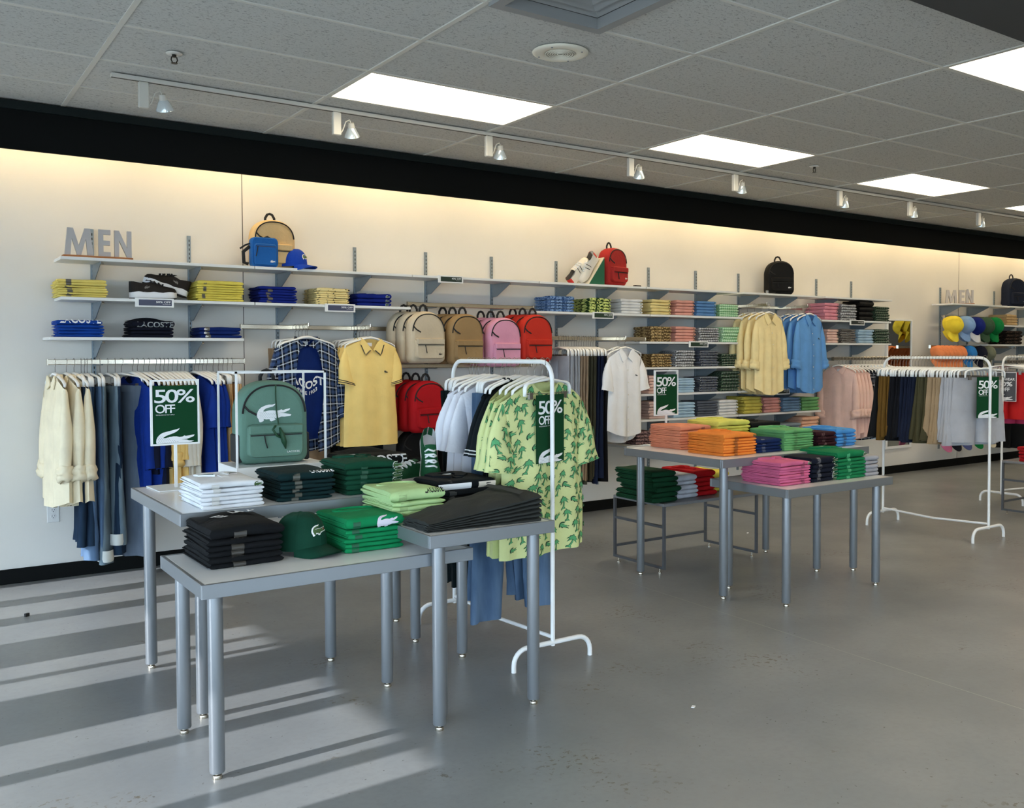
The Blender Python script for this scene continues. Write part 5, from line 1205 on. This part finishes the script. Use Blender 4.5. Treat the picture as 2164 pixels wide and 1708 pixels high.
# ---- backpacks on the wall
for nm, col, px, z, xs, n, rz in (('stone grey', (196, 182, 158), None, 1.372, 3.315, 3, .10), ('camel brown', (152, 124, 86), None, 1.362, 3.655, 3, .08), ('lilac pink', (214, 150, 176), None, 1.34, 4.005, 3, .06), ('bright red', (190, 48, 34), None, 1.372, 4.315, 3, .05), ('crimson', (172, 16, 26), None, .845, 3.33, 3, .08)):
    for k in range(n):
        w_ = ['front one of three', 'middle one of three', 'rearmost of three'][k]
        backpack('%s backpack hanging on the wall, %s' % (nm, w_), (xs-.030*k, 6.475+.105*k, z+.003*k), rz, col, .315, .395, .095, group='%s backpacks on the wall' % nm, logo=BLACKW if (nm == 'stone grey' and k == 0) else None)
for k, x in enumerate((3.30, 3.66, 4.02)):
    backpack('black backpack low on the wall below the crimson ones, %s from left' % ORDW[k], (x, 6.615, .472), .06, (16, 16, 17), .315, .395, .11, group='black backpacks low on the wall', logo=None)
# ---- trousers rail and white shirts
R4 = 1.575+.016
TC = [('light grey', (160, 162, 168), 5), ('beige', (150, 130, 108), 3), ('olive', (66, 64, 50), 4), ('ink blue', (20, 30, 54), 3), ('black', (16, 17, 20), 1)]
i = 0
for nm, c, n in TC:
    for k in range(n):
        lab = '%s trousers, %s %s pair on the trouser rail' % (nm, ORDW[k], nm) if n > 1 else '%s trousers at the right end of the trouser rail' % nm
        hang_trousers(4.60+.0255*i+(.012 if i > 4 else 0), 6.54, R4, -PI/2-.10+.04*math.sin(i*2.1), lab, cloth(c, .85, .1), group='trousers on the right-hand rail', L=1.06+.03*math.sin(i*1.7), w=.36, th=.020, detail=False, hlab='white clip hanger, %s along the trouser rail' % (ORDW+['thirteenth', 'fourteenth', 'fifteenth', 'sixteenth'])[i]); i += 1
faceout('chrome arm holding the white short-sleeved shirts', 5.19, 1.575, 6.36)
WS = cloth((236, 236, 238), .8, .04)
for k, (y, w_) in enumerate(((6.46, 'behind its twin'), (6.385, 'facing out beside the trousers'))):
    hang_shirt(5.20-.02*(1-k), y, 1.575+.012, .12, 'white short-sleeved shirt %s' % w_, WS, 'shirt', 'white shirts facing out', S=Shirt(w=.42, L=.76+.06*(1-k), dep=.04, fold=.009, sd=80+k, drop=.07, curve=.06), buttons=6 if k else 0, logo=BST if k else None, Ls=.27, out=.06, hlab='white hanger of the white shirt %s' % w_)
# ---- yellow and blue long-sleeved shirts facing out
F5 = 1.925+.012
for nm, c, x0, n in (('pale yellow', (240, 220, 164), 7.05, 4), ('sky blue', (98, 152, 212), 7.655, 4)):
    m_ = cloth(c, .8, .08)
    for k in range(n):
        w_ = ['rearmost', 'third from front', 'second from front', 'front one'][k]
        hang_shirt(x0-.012*(3-k), 6.66-.085*k, F5, .10, '%s rolled-sleeve shirt facing out, %s of four' % (nm, w_), m_, 'shirt', '%s shirts facing out' % nm, S=Shirt(w=.44, L=.80, dep=.042, fold=.010, sd=90+k*1.3+x0, drop=.07, curve=.07), sleeves='long', Ls=.42, out=.045, buttons=6 if k == 3 else 0, logo=BST if (k == 3 and nm == 'sky blue') else None, detail=k > 1, hlab='white hanger of the %s %s shirt' % (w_, nm))
# ---- side-hung shirts right of them
R6 = 1.385+.016; i = 0
PLK = plaid('black_white_plaid', (16, 17, 22), (70, 76, 90), (210, 214, 220), .08, .085)
for nm, m_, n in (('blush pink', cloth((232, 196, 184), .8, .08), 5), ('black plaid', PLK, 3), ('ice blue', cloth((184, 206, 228), .8, .06), 5), ('grey check', CHK, 2)):
    for k in range(n):
        hang_shirt(8.30+.058*i, 6.54, R6, -PI/2+.12, '%s shirt, %s of its colour on the side-hung rail' % (nm, ORDW[k]), m_, 'shirt', 'side-hung shirts near the mirror', sleeves='long', Ls=.42, S=Shirt(w=.43, L=.78+.03*math.sin(i*2.3), dep=.03, fold=.008, sd=110+i*1.9, curve=.05), detail=i < 9, hlab='white hanger of the %s %s shirt by the mirror' % (ORDW[k], nm)); i += 1

# ============================================================ NEAR RACK
RK = 1.405+.0125; RX = 2.48
def ry(y): return RX+.055*(y-3.57)
i = 0
for k in range(4): y = 4.425-.035*k; hang_trousers(ry(y), y, RK, .25+.05*math.sin(k*2), 'black-green trousers, %s pair from the far end of the near rack' % ORDW[k], cloth((12, 24, 26)), group='dark trousers on the near rack', L=1.0, w=.40, hlab='white clip hanger of the %s black-green trousers' % ORDW[k])
WT = cloth((228, 230, 238), .8, .05)
for k in range(3): y = 4.255-.055*k; hang_shirt(ry(y)-.0, y, RK, .15+.05*k, 'white tee, %s of three on the near rack' % ORDW[k], WT, 'tee', 'white tees on the near rack', 'hanging_tee', S=Shirt(w=.48, L=.74, dep=.05, fold=.018, sd=130+k*2), Ls=.27, out=.07, collar=False, hlab='white hanger of the %s white tee' % ORDW[k])
for k in range(3): y = 4.07-.042*k; hang_trousers(ry(y), y, RK, .2+.08*math.sin(k*2+1), 'blue jeans, %s of three on the near rack' % ORDW[k], J1, 'jeans', 'jeans on the near rack', 'hanging_jeans', L=1.03+.04*k, w=.40, spread=.035+.03*k, hlab='white clip hanger of the %s rack jeans' % ORDW[k])
for k in range(2): y = 3.93-.045*k; hang_shirt(ry(y), y, RK, .25, 'black polo with white tipping, %s on the near rack' % ('far one' if k == 0 else 'near one'), cloth((14, 22, 26)), 'polo', 'black polos on the near rack', 'hanging_polo', S=Shirt(w=.46, L=.70, dep=.04, fold=.012, sd=140+k, drop=.07), trim=WHITEPR, Ls=.27, out=.09, hlab='white hanger of the %s black tipped polo' % ('far' if k == 0 else 'near'))
# palm shirts: printed motifs are laid on the cloth itself
PCL = cloth((208, 216, 152), .8, .06); PG = plain('palm_green', (84, 160, 104), .8); PO = plain('palm_outline', (22, 56, 36), .8)
def palm_polys(sc_=1.0, grow=0.0):
    """a palm tree about 1 high: curved trunk and seven fronds"""
    ps = []; tw = .045+grow; tr = []
    for k in range(7): f = k/6; tr.append((.16*math.sin(f*1.9)-.05, -.5+.62*f))
    ps.append([(x-tw*(1.15-.5*k/6), y-(grow if k == 0 else 0)) for k, (x, y) in enumerate(tr)]+[(x+tw*(1.15-.5*k/6), y-(grow if k == 0 else 0)) for k, (x, y) in reversed(list(enumerate(tr)))])
    cx, cy = tr[-1]
    for a, L_ in ((8, .36), (48, .30), (92, .30), (135, .32), (172, .38), (-28, .34), (208, .34)):
        a = math.radians(a); dx, dy = math.cos(a), math.sin(a); n_ = (-dy, dx); w_ = .062+grow; L2 = L_+grow*1.6; dr = -.12
        mid = (cx+dx*L2*.5, cy+dy*L2*.5+.04); tip = (cx+dx*L2, cy+dy*L2+dr*abs(dx))
        ps.append([(cx-n_[0]*w_*.4, cy-n_[1]*w_*.4), (mid[0]-n_[0]*w_, mid[1]-n_[1]*w_), tip, (mid[0]+n_[0]*w_, mid[1]+n_[1]*w_), (cx+n_[0]*w_*.4, cy+n_[1]*w_*.4)])
    for s in (-1, 1): ps.append([(-.05+s*(.02+grow), -.5-grow), (-.05+s*(.17+grow), -.54-grow), (-.05+s*(.13+grow), -.45+grow), (-.05+s*.03, -.40+grow)])
    return ps
PIN = [tri2d(p) for p in palm_polys()]; POUT = [tri2d(p) for p in palm_polys(1, .028)]
CT = CROC_T
def print_motifs(put, w, h, sd, step=.066, size=.068):
    """put(x, y, lift) -> point on cloth; returns outline and fill meshes"""
    r_ = random.Random(sd); o, f = MB(), MB(); ny = int(h/step)+1; nx = int(w/step)+1
    for j in range(ny):
        for i_ in range(nx):
            cx = (i_+.5+(.5 if j % 2 else 0))*step-w/2+r_.uniform(-.012, .012)-step*.25; cy = (j+.5)*step+r_.uniform(-.012, .012); rot = r_.uniform(-.5, .5); s = size*r_.uniform(.85, 1.1); ca, sa = math.cos(rot), math.sin(rot)
            kind = (i_*2+j) % 3
            def tf(x, y, l): return put(cx+(x*ca-y*sa)*s, cy-(x*sa+y*ca)*s, l)
            if kind < 2:
                for vs, fs in POUT: o.add([tf(x, y, .0024) for x, y in vs], fs)
                for vs, fs in PIN: f.add([tf(x, y, .0034) for x, y in vs], fs)
            else:
                vs, fs = CT; o.add([tf((x-.5)*.78, (y-.27)*.86, .0024) for x, y in vs], fs); f.add([tf((x-.5)*.62, (y-.27)*.60, .0034) for x, y in vs], fs)
    return o, f
for k, (y, w_) in enumerate(((3.80, 'rear one of three'), (3.735, 'middle one of three'), (3.665, 'front one of three'))):
    S = Shirt(w=.57, L=.80, dep=.055, fold=.014, sd=150+k*3, drop=.05, slope=.09)
    rz = .30-.03*k
    t, S = hang_shirt(ry(y)+.0, y, RK, rz, 'lime shirt printed with palm trees, %s on the near rack' % w_, PCL, 'shirt', 'palm print shirts on the near rack', S=S, Ls=.30, out=.08, cw=.18, collar=False, hlab='white hanger of the palm shirt, %s' % w_)
    o, f = print_motifs(lambda x, yy, l: S.P(max(-1, min(1, x/S.w*2)), max(0, min(1, (yy)/S.L)), 1, l), S.w*.94, S.L*.98, 7+k)
    o.build('palm_print_outline', PO, t)['kind'] = 'stuff'; f.build('palm_print', PG, t)['kind'] = 'stuff'
    for sgn in (-1, 1):
        fr_ = S.frame(sgn, .30, .08, .18)
        def put(x, yy, l, sgn=sgn, fr_=fr_):
            ff = max(0.02, min(.99, yy/.30)); c, h = fr_(ff); q = max(-.96, min(.96, x/.17*2)); a = math.acos(q)
            return c+h*q*1.0+Vector((0, -math.sin(a)*h.length*.5*(.45+.55*min(1, ff*2.2))*1.07+.007*ff*math.sin(-a*2+ff*5+S.sd)-l*1.5, 0))
        o, f = print_motifs(put, .17, .30, 31+k+sgn); o.build('sleeve_print_outline', PO, t)['kind'] = 'stuff'; f.build('sleeve_print', PG, t)['kind'] = 'stuff'

# ============================================================ SALE SIGNS
def sale_art(t, w, h, y, big, green=True, txt=('50%', 'OFF'), name='poster'):
    """poster artwork; local x 0..w, z 0..h, facing -y"""
    p = t
    text_mb(txt[0], lambda a, b: (w*.045+a, y-.0012, h*.70+b), w*.90, h*.235, .012, .80).build('lettering', WHITEPR, p)
    text_mb(txt[1], lambda a, b: (w*.06+a, y-.0012, h*.525+b), w*.44, h*.15, .012, .80).build('lettering', WHITEPR, p)
    text_mb('*EXCLUSIONS MAY APPLY', lambda a, b: (w*.07+a, y-.0012, h*.487+b), w*.42, h*.018, 0).build('small_print', WHITEPR, p)
    cw = w*.86; clip = .085
    croc_mb(lambda a, b: (w*.07+a*cw, y-.0012, .001+b*cw), T=CUT_T).build('crocodile', WHITEPR, p)
    dots_mb(lambda a, b: (w*.07+a*cw, y-.0020, .001+b*cw), .007, CUT_SCALES).build('crocodile_scales', GREENSIGN, p)
def stand_sign(lab, x0, x1, z0, z1, y, ztab, rz=0):
    w, h = x1-x0, z1-z0; t = thing('sign_stand', lab, 'sign', ((x0+x1)/2, y, ztab), rz, 'framed 50% OFF signs on table stands')
    MB().bbox(-.10, .12, -.10, .12, .0005, .006, .001).build('base', WHITE_PAINT, t); MB().box(-.006, .006, -.005, .005, .006, z0-ztab+.005).build('pole', WHITE_PAINT, t)
    f = MB(); b = .008; Z0, Z1_ = z0-ztab, z1-ztab
    f.box(-w/2, w/2, -.008, .006, Z0, Z0+b).box(-w/2, w/2, -.008, .006, Z1_-b, Z1_).box(-w/2, -w/2+b, -.008, .006, Z0+b, Z1_-b).box(w/2-b, w/2, -.008, .006, Z0+b, Z1_-b); f.build('frame', WHITE_PAINT, t)
    ph = (h-2*b)*.93; po = obj('poster', MB().box(0, w-2*b, -.003, .002, 0, ph).mesh('poster', GREENSIGN), t, (-w/2+b, 0, Z0+b)); sale_art(po, w-2*b, ph, -.003, True)
stand_sign('framed green 50% OFF sign standing on the tall near table', .956, 1.169, 1.028, 1.328, 4.57, ZH, .04)
stand_sign('framed green 50% OFF sign standing on the tall far table', 4.077, 4.283, 1.031, 1.332, 4.70, ZH)
def hung_sign(lab, loc, rz, w, h, drop):
    t = thing('hung_poster', lab, 'sign', (loc[0], loc[1], loc[2]-drop-h), rz, 'green 50% OFF posters hung on the racks')
    po = obj('card', MB().box(-w/2, w/2, -.0015, .0015, 0, h).mesh('card', GREENSIGN), t)
    g = obj('art', MB().box(-w/2+.001, w/2-.001, -.002, -.0016, .001, h-.001).mesh('art', GREENSIGN), t); 
    sub = bpy.data.objects
    n0 = set(sub.keys()); 
    text_mb('50%', lambda a, b: (-w/2+w*.06+a, -.003, h*.715+b), w*.88, h*.20, .012, .80).build('lettering', WHITEPR, g)
    text_mb('OFF', lambda a, b: (-w/2+w*.07+a, -.003, h*.565+b), w*.44, h*.13, .012, .80).build('lettering', WHITEPR, g)
    text_mb('*EXCLUSIONS MAY APPLY', lambda a, b: (-w/2+w*.08+a, -.003, h*.535+b), w*.42, h*.015, 0).build('small_print', WHITEPR, g)
    croc_mb(lambda a, b: (-w/2+w*.06+a*w*.88, -.003, .001+b*w*.88), T=CUT_T).build('crocodile', WHITEPR, g)
    dots_mb(lambda a, b: (-w/2+w*.06+a*w*.88, -.0040, .001+b*w*.88), .007, CUT_SCALES).build('crocodile_scales', GREENSIGN, g)
    return t
hanger('white clip hanger holding the 50% OFF poster on the near rack', (2.474, 3.605, RK-.018), .32, True)
hung_sign('green 50% OFF poster clipped before the palm print shirts', (2.483, 3.598, RK), .30, .205, .315, .165)
# ============================================================ SHORTS RACK
i = 0; R2X = 6.83
SC = [('black', (18, 19, 22), 1), ('rust brown', (104, 76, 30), 4), ('inky black', (14, 16, 22), 4), ('navy', (20, 28, 48), 5), ('olive', (70, 66, 44), 4), ('sand', (158, 134, 104), 5), ('pale grey', (168, 168, 172), 5)]
NO = ORDW+['thirteenth', 'fourteenth', 'fifteenth', 'sixteenth', 'seventeenth', 'eighteenth', 'nineteenth', 'twentieth', 'twenty-first', 'twenty-second', 'twenty-third', 'twenty-fourth', 'twenty-fifth', 'twenty-sixth', 'twenty-seventh', 'twenty-eighth']
for nm, c, n in SC:
    for k in range(n):
        y = 4.84-.0287*i
        lab = '%s shorts, %s %s pair from the far end of shorts rack' % (nm, ORDW[k], nm) if n > 1 else '%s shorts at the far end of the shorts rack' % nm
        hang_trousers(R2X, y, RK, -.02-.40*(i/27)**2+.04*math.sin(i*1.9), lab, cloth(c, .85, .08), 'shorts', 'shorts on the white rack', 'hanging_shorts', L=.50+.02*math.sin(i*1.3), w=.40, th=.026, shorts=True, flare=.03, detail=i > 20, hlab='white clip hanger, %s from the far end of shorts rack' % NO[i]); i += 1
hanger('white clip hanger holding the 50% OFF poster on the shorts rack', (R2X, 4.0, RK-.018), -.42, True)
hung_sign('green 50% OFF poster clipped before the pale grey shorts', (R2X-.012, 3.968, RK), -.45, .185, .315, .16)
# ---- red swimwear rack at the right edge
for k in range(7):
    c, nm = [((190, 30, 32), 'red')]*5 and (((190, 30, 32), 'red') if k not in (2, 6) else ((196, 60, 100), 'pink'))
    hang_trousers(8.74+.05*k, 4.868, RK, -PI/2+.2, '%s swim shorts, %s pair from the left on swimwear rack' % (nm, ORDW[k]), cloth(c, .7, .08), 'shorts', 'swim shorts on the rack', 'hanging_shorts', L=.44+.05*(k == 2), w=.40, th=.03, shorts=True, flare=.03, hlab='white clip hanger, %s on the swimwear rack' % ORDW[k])
t = thing('hung_poster', 'grey SWIMWEAR 40% OFF poster on the swimwear rack', 'sign', (8.66, 4.868, RK-.16-.28), -PI/2+.25)
MB().box(-.105, .105, -.002, .002, 0, .28).build('border', WHITE_PAINT, t); g = MB().box(-.100, .100, -.003, -.002, .005, .275).build('card', plain('grey_card', (70, 72, 78), .5), t)
text_mb('SWIMWEAR', lambda a, b: (-.092+a, -.0036, .20+b), .184, .026, .02).build('lettering', WHITEPR, g); text_mb('40%', lambda a, b: (-.07+a, -.0036, .145+b), .14, .045, .03).build('lettering', WHITEPR, g); text_mb('OFF', lambda a, b: (-.04+a, -.0036, .098+b), .085, .036, .03).build('lettering', WHITEPR, g)
croc_mb(lambda a, b: (-.085+a*.16, -.0036, .008+max(0, b-.1)*.14)).build('crocodile', WHITEPR, g)
hanger('white clip hanger holding the SWIMWEAR poster', (8.672, 4.868, RK-.018), -PI/2+.25, True)
# ---- caps in the distant bay
for k, (nm, c, px, py, bc) in enumerate((('yellow', (226, 204, 60), 2020, 692, None), ('light blue', (128, 162, 206), 2045, 692, None), ('royal blue', (16, 34, 110), 2066, 694, (220, 222, 226)), ('moss green', (58, 84, 62), 2086, 694, None), ('kelly green', (6, 120, 60), 2105, 694, None))):
    for q in range(2):
        p = at(px-7*q, py, 6.52+.07*q); cap('%s cap hanging brim down in the distant bay, %s' % (nm, 'front one' if q == 0 else 'one behind'), (p.x-.09, p.y, p.z+.01), (1.2, 0, -.15), c, '%s caps in the distant bay' % nm, brimcol=bc, s=1.15)
for k in range(6):
    p = at(1984+9*k, 748, 6.5); cap('orange cap, %s in the row above the shorts rack' % ORDW[k], (p.x-.02, p.y+.03, 1.52-.095), (1.2, 0, -.15), (226, 136, 88), 'orange caps in the distant bay', s=1.0)
for nm, c, px in (('bright blue', (44, 120, 190), 2050), ('ink navy', (18, 22, 40), 2072), ('sage', (110, 114, 96), 2090)):
    p = at(px, 746, 6.5); cap('%s cap right of the orange row' % nm, (p.x-.02, p.y+.03, 1.52-.095), (1.2, 0, -.15), c, 'second row caps in the distant bay', s=1.0)
for nm, c, px, py in (('pink', (196, 110, 146), 2010, 930), ('dark navy', (22, 24, 36), 2030, 932), ('violet blue', (84, 92, 140), 2052, 930), ('leaf green', (10, 118, 60), 2076, 932), ('cream', (206, 196, 172), 2103, 922)):
    p = at(px, py, 6.5); cap('%s cap low on the wall under the shorts rack' % nm, (p.x-.02, p.y+.07, .545-.105), (1.2, 0, -.15), c, 'low caps in the distant bay', s=1.2)
for k in range(6): hang_trousers(11.82+.13*k, 6.56, 1.33+.016, -PI/2+.3, 'black trousers, %s pair on the rail at the right edge' % ORDW[k], BLK, group='black trousers in the distant bay', L=.98, w=.40, detail=False, hlab='white clip hanger, %s of the distant black trousers' % ORDW[k])

# ============================================================ GREEN BACKPACK IN ITS WHITE DISPLAY FRAME
x0, x1, y0, y1 = 1.31, 1.748, 4.48, 4.785
t = thing('display_cube', 'white riser box with an open cube frame on the tall table', 'display stand', ((x0+x1)/2, (y0+y1)/2, ZH)); cx, cy = (x0+x1)/2, (y0+y1)/2; w2, d2 = (x1-x0)/2, (y1-y0)/2
MB().bbox(-w2, w2, -d2, d2, .0005, .081, .0015).build('riser', WHITE_PAINT, t); b = .0045
for sx in (-1, 1):
    for sy in (-1, 1): MB().box(sx*(w2-b)-b, sx*(w2-b)+b, sy*(d2-b)-b, sy*(d2-b)+b, .081, .533).build('post', WHITE_PAINT, t)
for sy in (-1, 1): MB().box(-w2, w2, sy*(d2-b)-b, sy*(d2-b)+b, .524, .533).build('top_bar', WHITE_PAINT, t)
for sx in (-1, 1): MB().box(sx*(w2-b)-b, sx*(w2-b)+b, -d2+2*b, d2-2*b, .524, .533).build('top_bar', WHITE_PAINT, t)
tg, gm = backpack('teal green backpack with large white crocodile in the display frame', (1.522, 4.645, ZH+.0815), -.06, (98, 132, 118), .335, .405, .17, mesh_pockets=True, big_logo=True)
croc_mb(lambda a, b: (-.085+a*.165, -.170/2-.0085, .205+b*.165)).build('crocodile', WHITEPR, tg)
dots_mb(lambda a, b: (-.085+a*.165, -.170/2-.0095, .205+b*.165), .007).build('crocodile_scales', gm, tg)
text_mb('LACOSTE', lambda a, b: (.05+a, -.170/2-.039, .055+b), .06, .009, .01).build('lettering', WHITEPR, tg)
SACH = plain('green_net', (12, 62, 34), .6)
MB().tube([(.0, -.115, .385), (.0, -.112, .33), (.005, -.105, .26), (.01, -.118, .19), (.02, -.128, .165)], .0035, 6).build('charm_ribbon', SACH, tg, 'all')
MB().tube([(.012, -.13, .18), (.022, -.135, .15), (.032, -.137, .11), (.04, -.134, .075)], [.006, .022, .024, .004], 10, flat=.5).build('charm', SACH, tg, 'all')
MB().tube([(-.005, -.128, .19), (-.02, -.13, .17), (0, -.132, .14), (.02, -.134, .13)], .006, 6).build('charm_ribbon', SACH, tg, 'all')
# litter on the floor
for px, py, c, lab in ((1465, 1495, (230, 230, 230), 'tiny white paper scrap on the open floor'), (1580, 1127, (236, 236, 236), 'white paper scrap under the far table'), (57, 1303, (20, 20, 20), 'small black security tag on the sunlit floor')):
    p = gz(px, py, 0); tag(MB().bbox(-.012, .012, -.007, .007, .0005, .004 if c[0] > 99 else .018, .001).build('floor_scrap', plain('scrap_%d' % c[0], c, .7), None, False, p, (0, 0, .6)), lab, 'litter')
